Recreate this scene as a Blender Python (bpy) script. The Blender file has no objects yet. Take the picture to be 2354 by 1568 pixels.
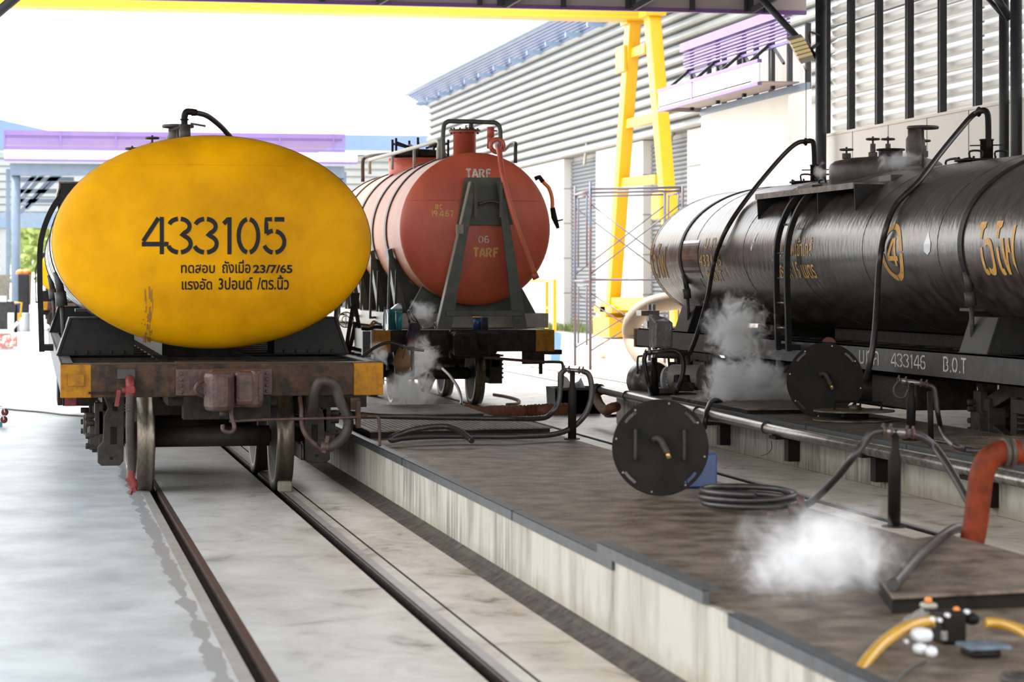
import bpy, bmesh, math, random
from mathutils import Vector, Matrix
R = random.Random(7)
PI = math.pi
# ---------------------------------------------------------------- camera, light, exposure
F = 5560.0; VX = 77.0; HY = 648.0; H = 1.65
TH = math.atan(1100 / F); CT = math.cos(TH); ST = math.sin(TH)
sc = bpy.context.scene
COL = sc.collection
cam = bpy.data.cameras.new('camera'); cam_o = bpy.data.objects.new('camera', cam); COL.objects.link(cam_o)
cam_o.location = (0, 0, H); cam_o.rotation_euler = (PI / 2, 0, -TH)
cam.sensor_width = 36; cam.lens = 36 * F / 2354; cam.shift_y = (HY - 784) / 2354
cam.clip_end = 900; cam.clip_start = 0.5
cam.dof.use_dof = True; cam.dof.focus_distance = 22.5; cam.dof.aperture_fstop = 3.8
sc.camera = cam_o
w = bpy.data.worlds.new('world'); sc.world = w; w.use_nodes = True
wn = w.node_tree.nodes; wl = w.node_tree.links; bg = wn['Background']
tc = wn.new('ShaderNodeTexCoord'); sx = wn.new('ShaderNodeSeparateXYZ'); cr = wn.new('ShaderNodeValToRGB')
wl.new(tc.outputs['Generated'], sx.inputs[0]); wl.new(sx.outputs['Z'], cr.inputs[0]); wl.new(cr.outputs[0], bg.inputs[0])
cr.color_ramp.elements[0].position = 0.0; cr.color_ramp.elements[0].color = (1.0, 0.98, 0.95, 1)
cr.color_ramp.elements[1].position = 0.7; cr.color_ramp.elements[1].color = (0.82, 0.91, 1.0, 1)
bg.inputs['Strength'].default_value = 1.15
sun = bpy.data.lights.new('sun', 'SUN'); sun.energy = 1.9; sun.angle = 0.02; sun.color = (1.0, 0.93, 0.82)
sun_o = bpy.data.objects.new('sun', sun); COL.objects.link(sun_o)
sun_o.rotation_euler = Vector((-0.34, 0.42, 1.0)).to_track_quat('Z', 'Y').to_euler()
sc.view_settings.view_transform = 'Standard'; sc.view_settings.look = 'None'
sc.view_settings.gamma = 1; sc.view_settings.use_curve_mapping = False
sc.view_settings.exposure = 2.05
cy = sc.cycles
cy.use_denoising = True; cy.max_bounces = 7; cy.diffuse_bounces = 4; cy.glossy_bounces = 3; cy.transmission_bounces = 4
cy.volume_bounces = 5; cy.volume_max_steps = 64; cy.transparent_max_bounces = 6
cy.caustics_reflective = False; cy.caustics_refractive = False; cy.sample_clamp_indirect = 6
cy.use_adaptive_sampling = True; cy.adaptive_threshold = 0.02

# ---------------------------------------------------------------- pixel to place
def aX(px, py, X):
    Z = F * X / (CT * (px - VX)); return (X, (Z - X * ST) / CT, H - (py - HY) * Z / F)
def aD(px, py, Z):
    X = Z * CT * (px - VX) / F; return (X, (Z - X * ST) / CT, H - (py - HY) * Z / F)
def gz(px, py, z=0.0):
    return aD(px, py, F * (H - z) / (py - HY))
def aY(px, py, Y):
    k = CT * (px - VX) / F; return aD(px, py, Y * CT / (1 - k * ST))

# ---------------------------------------------------------------- materials
def mat(name, col, rough=0.6, metal=0.0, col2=None, sc_=6.0, amt=0.5, bump=0.0, bsc=40.0, stretch=None, spec=0.5, lo=0.38, hi=0.68, coat=0.0):
    m = bpy.data.materials.new(name); m.use_nodes = True
    n = m.node_tree.nodes; l = m.node_tree.links; b = n['Principled BSDF']
    b.inputs['Base Color'].default_value = (*col, 1); b.inputs['Roughness'].default_value = rough
    b.inputs['Metallic'].default_value = metal; b.inputs['Specular IOR Level'].default_value = spec
    b.inputs['Coat Weight'].default_value = coat
    if col2 or bump:
        t = n.new('ShaderNodeTexCoord'); mp = n.new('ShaderNodeMapping'); l.new(t.outputs['Object'], mp.inputs[0])
        if stretch: mp.inputs['Scale'].default_value = stretch
    if col2:
        ns = n.new('ShaderNodeTexNoise'); ns.inputs['Scale'].default_value = sc_; ns.inputs['Detail'].default_value = 6; ns.inputs['Roughness'].default_value = 0.62
        l.new(mp.outputs[0], ns.inputs[0])
        mr = n.new('ShaderNodeMapRange'); mr.inputs[1].default_value = lo; mr.inputs[2].default_value = hi; mr.inputs[4].default_value = amt
        l.new(ns.outputs[0], mr.inputs[0])
        mx = n.new('ShaderNodeMix'); mx.data_type = 'RGBA'; mx.inputs[6].default_value = (*col, 1); mx.inputs[7].default_value = (*col2, 1)
        l.new(mr.outputs[0], mx.inputs[0]); l.new(mx.outputs[2], b.inputs['Base Color'])
    if bump:
        nb = n.new('ShaderNodeTexNoise'); nb.inputs['Scale'].default_value = bsc; nb.inputs['Detail'].default_value = 4
        l.new(mp.outputs[0], nb.inputs[0]); bp = n.new('ShaderNodeBump'); bp.inputs['Strength'].default_value = bump; bp.inputs['Distance'].default_value = 0.02
        l.new(nb.outputs[0], bp.inputs['Height']); l.new(bp.outputs[0], b.inputs['Normal'])
    return m
M = {}
M['yellow'] = mat('aged_yellow_paint', (0.54, 0.255, 0.0), 0.6, col2=(0.30, 0.13, 0.0), sc_=1.5, amt=0.75, bump=0.08, bsc=180, spec=0.08)
M['yellow_dirty'] = mat('worn_yellow_paint', (0.30, 0.125, 0.003), 0.65, col2=(0.10, 0.04, 0.01), sc_=16, amt=0.75, bump=0.2, spec=0.2)
M['black_tank'] = mat('black_tank_paint', (0.018, 0.016, 0.015), 0.27, col2=(0.085, 0.062, 0.045), sc_=4.5, amt=0.8, stretch=(1.5, 1.6, 0.7), bump=0.22, bsc=9, spec=0.55)
M['black'] = mat('black_paint', (0.006, 0.006, 0.006), 0.5, spec=0.15, col2=(0.020, 0.016, 0.013), sc_=7, amt=0.6)
M['dome'] = mat('dusty_black_dome', (0.022, 0.018, 0.015), 0.5, spec=0.3, col2=(0.09, 0.065, 0.048), sc_=5, amt=0.7)
M['dark'] = mat('dark_greasy_steel', (0.006, 0.005, 0.004), 0.6, spec=0.15, col2=(0.026, 0.017, 0.012), sc_=12, amt=0.8, bump=0.3)
M['beam'] = mat('rusty_brown_beam', (0.018, 0.012, 0.009), 0.6, spec=0.15, col2=(0.070, 0.034, 0.018), sc_=13, amt=0.9, bump=0.35)
M['rust'] = mat('rusty_steel', (0.070, 0.034, 0.026), 0.5, metal=0.1, spec=0.35, col2=(0.022, 0.013, 0.010), sc_=14, amt=0.9, bump=0.3)
M['sill'] = mat('grey_black_sill', (0.026, 0.024, 0.023), 0.5, spec=0.25, col2=(0.058, 0.052, 0.046), sc_=9, amt=0.7)
M['wheel'] = mat('worn_wheel_steel', (0.15, 0.125, 0.095), 0.36, metal=0.8, col2=(0.05, 0.037, 0.025), sc_=20, amt=0.7, stretch=(6, 1, 1))
M['wheel_face'] = mat('dark_wheel_face', (0.018, 0.014, 0.012), 0.6, spec=0.25, col2=(0.05, 0.036, 0.028), sc_=12, amt=0.7)
M['frame_cast'] = mat('cast_bogie_steel', (0.036, 0.027, 0.021), 0.55, spec=0.2, col2=(0.010, 0.008, 0.006), sc_=13, amt=0.8, bump=0.25)
M['red'] = mat('red_fitting_paint', (0.17, 0.022, 0.017), 0.5, spec=0.25, col2=(0.05, 0.012, 0.009), sc_=20, amt=0.7)
M['hose'] = mat('brown_rubber_hose', (0.034, 0.026, 0.022), 0.55, spec=0.3, col2=(0.013, 0.010, 0.008), sc_=18, amt=0.8)
M['bhose'] = mat('black_rubber_hose', (0.011, 0.009, 0.009), 0.42, spec=0.4, col2=(0.035, 0.027, 0.023), sc_=22, amt=0.7)
M['orange_hose'] = mat('orange_brown_hose', (0.15, 0.022, 0.005), 0.6, spec=0.12, col2=(0.035, 0.009, 0.003), sc_=12, amt=0.8)
M['rust_hose'] = mat('rust_ribbed_hose', (0.15, 0.045, 0.014), 0.7, col2=(0.05, 0.018, 0.009), sc_=14, amt=0.8)
M['letter_black'] = mat('black_stencil_paint', (0.008, 0.008, 0.010), 0.6, spec=0.15)
M['letter_yellow'] = mat('yellow_stencil_paint', (0.62, 0.33, 0.07), 0.55, col2=(0.35, 0.18, 0.05), sc_=14, amt=0.8)
M['letter_white'] = mat('white_stencil_paint', (0.55, 0.5, 0.42), 0.6, col2=(0.2, 0.18, 0.16), sc_=30, amt=0.9)
M['tarf'] = mat('red_oxide_tank_paint', (0.45, 0.085, 0.042), 0.45, spec=0.35, col2=(0.27, 0.052, 0.028), sc_=2.2, amt=0.8, stretch=(1, 1, 0.5), bump=0.05, bsc=60)
M['tarf_side'] = mat('sunlit_orange_tank_paint', (0.33, 0.115, 0.06), 0.5, spec=0.3, col2=(0.40, 0.19, 0.11), sc_=2.0, amt=0.8)  # barrel side coloured paler orange for the sunlight falling on it
M['green'] = mat('army_green_paint', (0.030, 0.034, 0.022), 0.5, spec=0.35, col2=(0.065, 0.058, 0.045), sc_=8, amt=0.7, bump=0.1)
M['olive'] = mat('olive_strap_paint', (0.035, 0.026, 0.018), 0.5, spec=0.3, col2=(0.07, 0.055, 0.04), sc_=8, amt=0.6)
M['cream_steel'] = mat('cream_grey_steel', (0.27, 0.25, 0.20), 0.5, col2=(0.17, 0.145, 0.11), sc_=8, amt=0.6)
M['crane'] = mat('crane_yellow_paint', (0.62, 0.33, 0.003), 0.4, col2=(0.55, 0.29, 0.005), sc_=2, amt=0.5)
M['siding'] = mat('ribbed_pale_siding', (0.25, 0.262, 0.26), 0.45, col2=(0.21, 0.22, 0.215), sc_=0.4, amt=0.8)
M['white_wall'] = mat('white_render', (0.5, 0.49, 0.475), 0.8, col2=(0.42, 0.41, 0.40), sc_=0.9, amt=0.7, stretch=(1, 1, 0.4))
M['panel'] = mat('cream_wall_panel', (0.60, 0.56, 0.51), 0.6, col2=(0.52, 0.48, 0.43), sc_=0.8, amt=0.6, stretch=(1, 1, 0.5))
M['grey_render'] = mat('grey_render', (0.2, 0.195, 0.19), 0.8)
M['roller'] = mat('grey_roller_door', (0.14, 0.155, 0.165), 0.45, col2=(0.11, 0.12, 0.13), sc_=1.5, amt=0.6)
M['blue_roof'] = mat('blue_metal_roof', (0.10, 0.16, 0.32), 0.4, col2=(0.13, 0.20, 0.37), sc_=0.6, amt=0.6)
M['pale_blue'] = mat('pale_blue_gutter', (0.22, 0.32, 0.44), 0.4, col2=(0.28, 0.37, 0.48), sc_=0.8, amt=0.6)
M['purple'] = mat('purple_paint', (0.17, 0.10, 0.29), 0.45, col2=(0.21, 0.13, 0.34), sc_=1, amt=0.6)
M['purple_dark'] = mat('dark_purple_trim', (0.10, 0.03, 0.14), 0.5)
M['white_sheet'] = mat('white_metal_fascia', (0.82, 0.82, 0.84), 0.5, col2=(0.76, 0.76, 0.8), sc_=0.7, amt=0.6)
M['steel_paint'] = mat('dark_grey_steelwork', (0.013, 0.013, 0.016), 0.45, spec=0.25, col2=(0.024, 0.022, 0.023), sc_=4, amt=0.6)
M['blue_steel'] = mat('blue_grey_steelwork', (0.12, 0.16, 0.22), 0.45, col2=(0.17, 0.21, 0.26), sc_=4, amt=0.6)
M['underside'] = mat('pinkish_roof_sheet', (0.26, 0.215, 0.21), 0.6, col2=(0.21, 0.17, 0.165), sc_=1.5, amt=0.6)
M['louver'] = mat('white_louvre_blade', (0.80, 0.78, 0.74), 0.35)
M['alu'] = mat('worn_silver_pipe', (0.20, 0.18, 0.165), 0.28, metal=0.6, col2=(0.045, 0.035, 0.028), sc_=14, amt=0.85)
M['plate'] = mat('worn_tread_plate', (0.060, 0.041, 0.027), 0.5, spec=0.25, col2=(0.23, 0.175, 0.13), sc_=5.5, amt=0.85, bump=0.5, bsc=60, lo=0.36, hi=0.68)
M['angle'] = mat('grey_angle_iron', (0.052, 0.056, 0.06), 0.45, spec=0.4, col2=(0.018, 0.018, 0.018), sc_=12, amt=0.7)
M['disc'] = mat('black_steel_cover', (0.0045, 0.004, 0.0035), 0.55, spec=0.10, col2=(0.014, 0.009, 0.005), sc_=6, amt=0.8)
M['blue'] = mat('blue_plastic', (0.004, 0.03, 0.12), 0.4, col2=(0.003, 0.015, 0.07), sc_=14, amt=0.6)
M['teal'] = mat('teal_paint', (0.01, 0.16, 0.19), 0.4, col2=(0.12, 0.13, 0.10), sc_=14, amt=0.5, lo=0.55, hi=0.65)
M['plastic_white'] = mat('white_plastic', (0.5, 0.5, 0.51), 0.35)
M['film'] = mat('grey_plastic_wrap', (0.17, 0.16, 0.15), 0.25, col2=(0.07, 0.065, 0.06), sc_=9, amt=0.8, bump=0.8, bsc=9)
M['duct'] = mat('cream_fabric_duct', (0.5, 0.42, 0.33), 0.6, col2=(0.42, 0.35, 0.27), sc_=5, amt=0.6)
M['hose_yellow'] = mat('translucent_yellow_hose', (0.42, 0.23, 0.02), 0.28, col2=(0.33, 0.15, 0.012), sc_=9, amt=0.6, coat=0.4)
M['orange'] = mat('orange_plastic', (0.65, 0.16, 0.01), 0.4)
M['brass'] = mat('brass_nipple', (0.42, 0.25, 0.09), 0.35, metal=0.7)
M['canvas'] = mat('tan_canvas', (0.2, 0.10, 0.035), 0.8, col2=(0.12, 0.06, 0.022), sc_=14, amt=0.7)
M['navy'] = mat('navy_bag_fabric', (0.008, 0.01, 0.02), 0.7, spec=0.2, col2=(0.05, 0.03, 0.04), sc_=12, amt=0.7)
M['maroon'] = mat('maroon_fabric', (0.11, 0.02, 0.02), 0.8)
M['leaf'] = mat('pale_green_leaves', (0.22, 0.30, 0.06), 0.6, col2=(0.4, 0.42, 0.12), sc_=1.2, amt=0.9)
M['grass'] = mat('green_grass', (0.10, 0.16, 0.03), 0.8, col2=(0.2, 0.2, 0.07), sc_=3, amt=0.8)
M['bark'] = mat('brown_bark', (0.13, 0.09, 0.06), 0.9)
M['lamp_glass'] = mat('warm_lamp_glass', (0.80, 0.62, 0.28), 0.35)
M['gravel'] = mat('dirty_wet_gutter', (0.028, 0.021, 0.016), 0.7, col2=(0.10, 0.078, 0.06), sc_=10, amt=0.8, bump=0.8, bsc=20)
M['wood'] = mat('weathered_block', (0.2, 0.175, 0.135), 0.8, col2=(0.12, 0.1, 0.07), sc_=15, amt=0.7)
M['crate'] = mat('peeling_red_paint', (0.32, 0.11, 0.08), 0.7, col2=(0.62, 0.56, 0.52), sc_=7, amt=1.0, lo=0.48, hi=0.56)
M['signblue'] = mat('scuffed_blue_sheet', (0.12, 0.24, 0.36), 0.5, col2=(0.5, 0.3, 0.18), sc_=6, amt=0.6, lo=0.55, hi=0.7)
M['rail_top'] = mat('pale_rail_head', (0.40, 0.385, 0.37), 0.4, metal=0.2, col2=(0.30, 0.27, 0.24), sc_=7, amt=0.8)
M['dullblue'] = mat('dull_blue_grey_sheet', (0.10, 0.13, 0.17), 0.5, col2=(0.03, 0.04, 0.05), sc_=20, amt=0.8)
M['roof_in'] = mat('dark_roof_underside', (0.10, 0.09, 0.09), 0.7)

def glass(name, col, rough=0.1):
    m = bpy.data.materials.new(name); m.use_nodes = True; b = m.node_tree.nodes['Principled BSDF']
    b.inputs['Base Color'].default_value = (*col, 1); b.inputs['Roughness'].default_value = rough
    b.inputs['Transmission Weight'].default_value = 0.85; b.inputs['IOR'].default_value = 1.2
    return m
M['pet'] = glass('clear_plastic_bottle', (0.85, 0.92, 0.98))

def floor_mat():
    m = mat('polished_concrete_floor', (0.42, 0.42, 0.41), 0.42, spec=0.35)
    n = m.node_tree.nodes; l = m.node_tree.links; b = n['Principled BSDF']
    t = n.new('ShaderNodeTexCoord'); mp = n.new('ShaderNodeMapping'); mp.inputs['Scale'].default_value = (1.0, 0.75, 1)
    l.new(t.outputs['Object'], mp.inputs[0])
    n1 = n.new('ShaderNodeTexNoise'); n1.inputs['Scale'].default_value = 2.6; n1.inputs['Detail'].default_value = 10; n1.inputs['Roughness'].default_value = 0.72
    n1.inputs['Distortion'].default_value = 0.6
    l.new(mp.outputs[0], n1.inputs[0])
    r1 = n.new('ShaderNodeValToRGB'); l.new(n1.outputs[0], r1.inputs[0])
    e = r1.color_ramp.elements; e[0].position = 0.33; e[0].color = (0.16, 0.112, 0.075, 1); e[1].position = 0.60; e[1].color = (0.66, 0.58, 0.495, 1)
    x = r1.color_ramp.elements.new(0.44); x.color = (0.50, 0.42, 0.345, 1)
    # smoother concrete left of the first rail, its bluish sky reflection painted in
    n2 = n.new('ShaderNodeTexNoise'); n2.inputs['Scale'].default_value = 1.7; n2.inputs['Detail'].default_value = 9; n2.inputs['Roughness'].default_value = 0.65; l.new(mp.outputs[0], n2.inputs[0])
    r2 = n.new('ShaderNodeValToRGB'); l.new(n2.outputs[0], r2.inputs[0]); e = r2.color_ramp.elements
    e[0].position = 0.36; e[0].color = (0.31, 0.345, 0.37, 1); e[1].position = 0.60; e[1].color = (0.49, 0.53, 0.55, 1)
    sp = n.new('ShaderNodeSeparateXYZ'); l.new(t.outputs['Object'], sp.inputs[0])
    mr = n.new('ShaderNodeMapRange'); mr.inputs[1].default_value = 0.3; mr.inputs[2].default_value = 2.2; l.new(sp.outputs[0], mr.inputs[0])
    mx = n.new('ShaderNodeMix'); mx.data_type = 'RGBA'; l.new(mr.outputs[0], mx.inputs[0]); l.new(r2.outputs[0], mx.inputs[6]); l.new(r1.outputs[0], mx.inputs[7])
    # ragged grey patching beside the left rail
    n3 = n.new('ShaderNodeTexNoise'); n3.inputs['Scale'].default_value = 3.0; n3.inputs['Detail'].default_value = 5; l.new(t.outputs['Object'], n3.inputs[0])
    a1 = n.new('ShaderNodeMath'); a1.operation = 'SUBTRACT'; l.new(sp.outputs[0], a1.inputs[0]); a1.inputs[1].default_value = 0.775
    a2 = n.new('ShaderNodeMath'); a2.operation = 'ABSOLUTE'; l.new(a1.outputs[0], a2.inputs[0])
    a3 = n.new('ShaderNodeMath'); a3.operation = 'MULTIPLY_ADD'; l.new(n3.outputs[0], a3.inputs[0]); a3.inputs[1].default_value = 0.16; a3.inputs[2].default_value = -0.04
    a4 = n.new('ShaderNodeMath'); a4.operation = 'LESS_THAN'; l.new(a2.outputs[0], a4.inputs[0]); l.new(a3.outputs[0], a4.inputs[1])
    m2 = n.new('ShaderNodeMix'); m2.data_type = 'RGBA'; l.new(a4.outputs[0], m2.inputs[0]); l.new(mx.outputs[2], m2.inputs[6]); m2.inputs[7].default_value = (0.27, 0.27, 0.27, 1)
    l.new(m2.outputs[2], b.inputs['Base Color'])
    bp = n.new('ShaderNodeBump'); bp.inputs['Strength'].default_value = 0.12; bp.inputs['Distance'].default_value = 0.02
    l.new(n1.outputs[0], bp.inputs['Height']); l.new(bp.outputs[0], b.inputs['Normal'])
    return m
M['floor'] = floor_mat()
def curb_mat():
    m = mat('stained_concrete_curb', (0.5, 0.48, 0.42), 0.7)
    n = m.node_tree.nodes; l = m.node_tree.links; b = n['Principled BSDF']
    t = n.new('ShaderNodeTexCoord'); mp = n.new('ShaderNodeMapping'); mp.inputs['Scale'].default_value = (1, 2.6, 0.5); l.new(t.outputs['Object'], mp.inputs[0])
    n1 = n.new('ShaderNodeTexNoise'); n1.inputs['Scale'].default_value = 1.6; n1.inputs['Detail'].default_value = 6; n1.inputs['Roughness'].default_value = 0.6; l.new(mp.outputs[0], n1.inputs[0])
    r1 = n.new('ShaderNodeValToRGB'); l.new(n1.outputs[0], r1.inputs[0]); e = r1.color_ramp.elements
    e[0].position = 0.27; e[0].color = (0.09, 0.075, 0.055, 1); e[1].position = 0.56; e[1].color = (0.385, 0.36, 0.305, 1)
    x = r1.color_ramp.elements.new(0.40); x.color = (0.30, 0.275, 0.225, 1)
    # grime low down on the face
    sp = n.new('ShaderNodeSeparateXYZ'); l.new(t.outputs['Object'], sp.inputs[0])
    n2 = n.new('ShaderNodeTexNoise'); n2.inputs['Scale'].default_value = 7; n2.inputs['Detail'].default_value = 5; l.new(t.outputs['Object'], n2.inputs[0])
    ad = n.new('ShaderNodeMath'); ad.operation = 'MULTIPLY_ADD'; l.new(n2.outputs[0], ad.inputs[0]); ad.inputs[1].default_value = -0.22; l.new(sp.outputs[2], ad.inputs[2])
    mr = n.new('ShaderNodeMapRange'); mr.inputs[1].default_value = -0.10; mr.inputs[2].default_value = 0.02; mr.inputs[3].default_value = 0.85; mr.inputs[4].default_value = 0.0; l.new(ad.outputs[0], mr.inputs[0])
    mx = n.new('ShaderNodeMix'); mx.data_type = 'RGBA'; l.new(mr.outputs[0], mx.inputs[0]); l.new(r1.outputs[0], mx.inputs[6]); mx.inputs[7].default_value = (0.26, 0.22, 0.16, 1)
    # narrow dark run-down streaks and broad sooty patches
    mp3 = n.new('ShaderNodeMapping'); mp3.inputs['Scale'].default_value = (1, 11, 0.8); l.new(t.outputs['Object'], mp3.inputs[0])
    n3 = n.new('ShaderNodeTexNoise'); n3.inputs['Scale'].default_value = 1.9; n3.inputs['Detail'].default_value = 3; l.new(mp3.outputs[0], n3.inputs[0])
    n4 = n.new('ShaderNodeTexNoise'); n4.inputs['Scale'].default_value = 0.55; n4.inputs['Detail'].default_value = 3; l.new(t.outputs['Object'], n4.inputs[0])
    s1 = n.new('ShaderNodeMath'); s1.operation = 'ADD'; l.new(n3.outputs[0], s1.inputs[0]); l.new(n4.outputs[0], s1.inputs[1])
    r3 = n.new('ShaderNodeMapRange'); r3.inputs[1].default_value = 0.96; r3.inputs[2].default_value = 1.24; r3.inputs[4].default_value = 0.85; l.new(s1.outputs[0], r3.inputs[0])
    m3 = n.new('ShaderNodeMix'); m3.data_type = 'RGBA'; l.new(r3.outputs[0], m3.inputs[0]); l.new(mx.outputs[2], m3.inputs[6]); m3.inputs[7].default_value = (0.075, 0.062, 0.05, 1)
    l.new(m3.outputs[2], b.inputs['Base Color'])
    bp = n.new('ShaderNodeBump'); bp.inputs['Strength'].default_value = 0.4; bp.inputs['Distance'].default_value = 0.02
    l.new(n2.outputs[0], bp.inputs['Height']); l.new(bp.outputs[0], b.inputs['Normal'])
    return m
M['curb'] = curb_mat()

# ---------------------------------------------------------------- mesh helpers
def spline(pts, n=8):
    P = [Vector(p) for p in pts]
    if len(P) < 3: return P
    P = [2 * P[0] - P[1]] + P + [2 * P[-1] - P[-2]]; out = []
    for i in range(1, len(P) - 2):
        a, b, c, d = P[i - 1], P[i], P[i + 1], P[i + 2]
        for k in range(n):
            t = k / n
            out.append(0.5 * ((2 * b) + (c - a) * t + (2 * a - 5 * b + 4 * c - d) * t * t + (3 * b - a - 3 * c + d) * t ** 3))
    out.append(P[-2]); return out
class MB:
    def __init__(s, o=(0, 0, 0)): s.v = []; s.f = []; s.mi = []; s.sm = []; s.o = Vector(o)
    def add(s, vs, fs, mi=0, sm=False):
        b = len(s.v); s.v += [s.o + Vector(p) for p in vs]
        for f in fs: s.f.append([b + i for i in f]); s.mi.append(mi); s.sm.append(sm)
        return s
    def box(s, x0, x1, y0, y1, z0, z1, mi=0):
        v = [(x, y, z) for z in (z0, z1) for y in (y0, y1) for x in (x0, x1)]
        return s.add(v, [(0, 2, 3, 1), (4, 5, 7, 6), (0, 1, 5, 4), (2, 6, 7, 3), (0, 4, 6, 2), (1, 3, 7, 5)], mi)
    def bar(s, p, q, w, h, up=(0, 0, 1), mi=0):
        p = Vector(p); q = Vector(q); d = (q - p).normalized(); up = Vector(up)
        a = d.cross(up)
        if a.length < 1e-4: a = d.cross(Vector((1, 0, 0)))
        a.normalize(); b = a.cross(d).normalized(); a *= w / 2; b *= h / 2
        v = [p - a - b, p + a - b, p + a + b, p - a + b, q - a - b, q + a - b, q + a + b, q - a + b]
        return s.add(v, [(0, 1, 2, 3), (7, 6, 5, 4), (0, 4, 5, 1), (1, 5, 6, 2), (2, 6, 7, 3), (3, 7, 4, 0)], mi)
    def tube(s, pts, r, n=10, mi=0, caps=True, sm=True):
        P = [Vector(p) for p in pts]; k = len(P); rs = r if isinstance(r, (list, tuple)) else [r] * k
        T = [(P[min(i + 1, k - 1)] - P[max(i - 1, 0)]).normalized() for i in range(k)]
        a = T[0].cross(Vector((0, 0, 1)))
        if a.length < 1e-3: a = T[0].cross(Vector((0, 1, 0)))
        a.normalize(); vs = []
        for i in range(k):
            a = (a - T[i] * a.dot(T[i]))
            a = a.normalized() if a.length > 1e-6 else T[i].orthogonal().normalized()
            b = T[i].cross(a)
            vs += [P[i] + (a * math.cos(2 * PI * j / n) + b * math.sin(2 * PI * j / n)) * rs[i] for j in range(n)]
        fs = [(i * n + j, i * n + (j + 1) % n, (i + 1) * n + (j + 1) % n, (i + 1) * n + j) for i in range(k - 1) for j in range(n)]
        s.add(vs, fs, mi, sm)
        if caps:
            b0 = len(s.v) - k * n
            for f in ([b0 + j for j in range(n)][::-1], [b0 + (k - 1) * n + j for j in range(n)]):
                s.f.append(f); s.mi.append(mi); s.sm.append(False)
        return s
    def cyl(s, p, q, r, n=16, mi=0, r2=None): return s.tube([p, q], [r, r if r2 is None else r2], n, mi)
    def ring(s, c, r, t, axis='Z', n=24, m=6, mi=0, sc=(1, 1)):
        vs = []
        for i in range(n):
            a = 2 * PI * i / n
            for j in range(m):
                b = 2 * PI * j / m; rr = r + t * math.cos(b); u, v, w_ = rr * math.cos(a) * sc[0], rr * math.sin(a) * sc[1], t * math.sin(b)
                vs.append(Vector(c) + Vector({'Z': (u, v, w_), 'Y': (u, w_, v), 'X': (w_, u, v)}[axis]))
        return s.add(vs, [(i * m + j, ((i + 1) % n) * m + j, ((i + 1) % n) * m + (j + 1) % m, i * m + (j + 1) % m) for i in range(n) for j in range(m)], mi, True)
    def lathe(s, prof, c, axis='Z', n=32, mi=0, sm=True, sc=(1, 1)):
        vs = []
        for (r, h) in prof:
            for i in range(n):
                a = 2 * PI * i / n; u, v = r * math.cos(a) * sc[0], r * math.sin(a) * sc[1]
                vs.append(Vector(c) + Vector({'Z': (u, v, h), 'Y': (u, h, v), 'X': (h, u, v)}[axis]))
        fs = [(k * n + i, k * n + (i + 1) % n, (k + 1) * n + (i + 1) % n, (k + 1) * n + i) for k in range(len(prof) - 1) for i in range(n)]
        fs += [tuple(range(n))[::-1], tuple((len(prof) - 1) * n + i for i in range(n))]
        return s.add(vs, fs, mi, sm)
    def prism(s, poly, a0, a1, axis='Y', mi=0):
        n = len(poly); g = {'Y': lambda p, a: (p[0], a, p[1]), 'X': lambda p, a: (a, p[0], p[1]), 'Z': lambda p, a: (p[0], p[1], a)}[axis]
        vs = [g(p, a0) for p in poly] + [g(p, a1) for p in poly]
        return s.add(vs, [tuple(range(n)), tuple(range(2 * n - 1, n - 1, -1))] + [(i, (i + 1) % n, n + (i + 1) % n, n + i) for i in range(n)], mi)
    def build(s, name, m, parent=None, bevel=0.0):
        me = bpy.data.meshes.new(name)
        if parent:
            r = parent
            while r.parent: r = r.parent
            base = Vector(r.location)
        else:
            xs = [v.x for v in s.v]; ys = [v.y for v in s.v]; zs = [v.z for v in s.v]
            base = Vector(((min(xs) + max(xs)) / 2, (min(ys) + max(ys)) / 2, min(zs)))
        me.from_pydata([v - base for v in s.v], [], s.f)
        for mm in (m if isinstance(m, (list, tuple)) else [m]): me.materials.append(M[mm] if isinstance(mm, str) else mm)
        me.polygons.foreach_set('material_index', s.mi); me.polygons.foreach_set('use_smooth', s.sm)
        bm = bmesh.new(); bm.from_mesh(me); bmesh.ops.recalc_face_normals(bm, faces=bm.faces[:]); bm.to_mesh(me); bm.free()
        o = bpy.data.objects.new(name, me); COL.objects.link(o)
        if parent: o.parent = parent
        else: o.location = base
        if bevel:
            b = o.modifiers.new('bevel', 'BEVEL'); b.width = bevel; b.segments = 2; b.limit_method = 'ANGLE'; b.angle_limit = 0.7
        return o
def tag(o, label, cat, group=None, kind=None):
    o['label'] = label
    if cat: o['category'] = cat
    if group: o['group'] = group
    if kind: o['kind'] = kind
    return o
def thing(name, loc, label, cat, group=None):
    o = bpy.data.objects.new(name, None); COL.objects.link(o); o.location = loc; o.empty_display_size = 0.2
    return tag(o, label, cat, group)
def struct(o, label=None):
    o['kind'] = 'structure'
    if label: o['label'] = label
    return o
def copy_tree(o, parent=None):
    c = o.copy(); COL.objects.link(c); c.parent = parent
    for ch in [x for x in KIDS.get(o.name, [])]: copy_tree(ch, c)
    return c
KIDS = {}
def index_kids():
    KIDS.clear()
    for o in list(COL.objects):
        if o.parent: KIDS.setdefault(o.parent.name, []).append(o)
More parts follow.
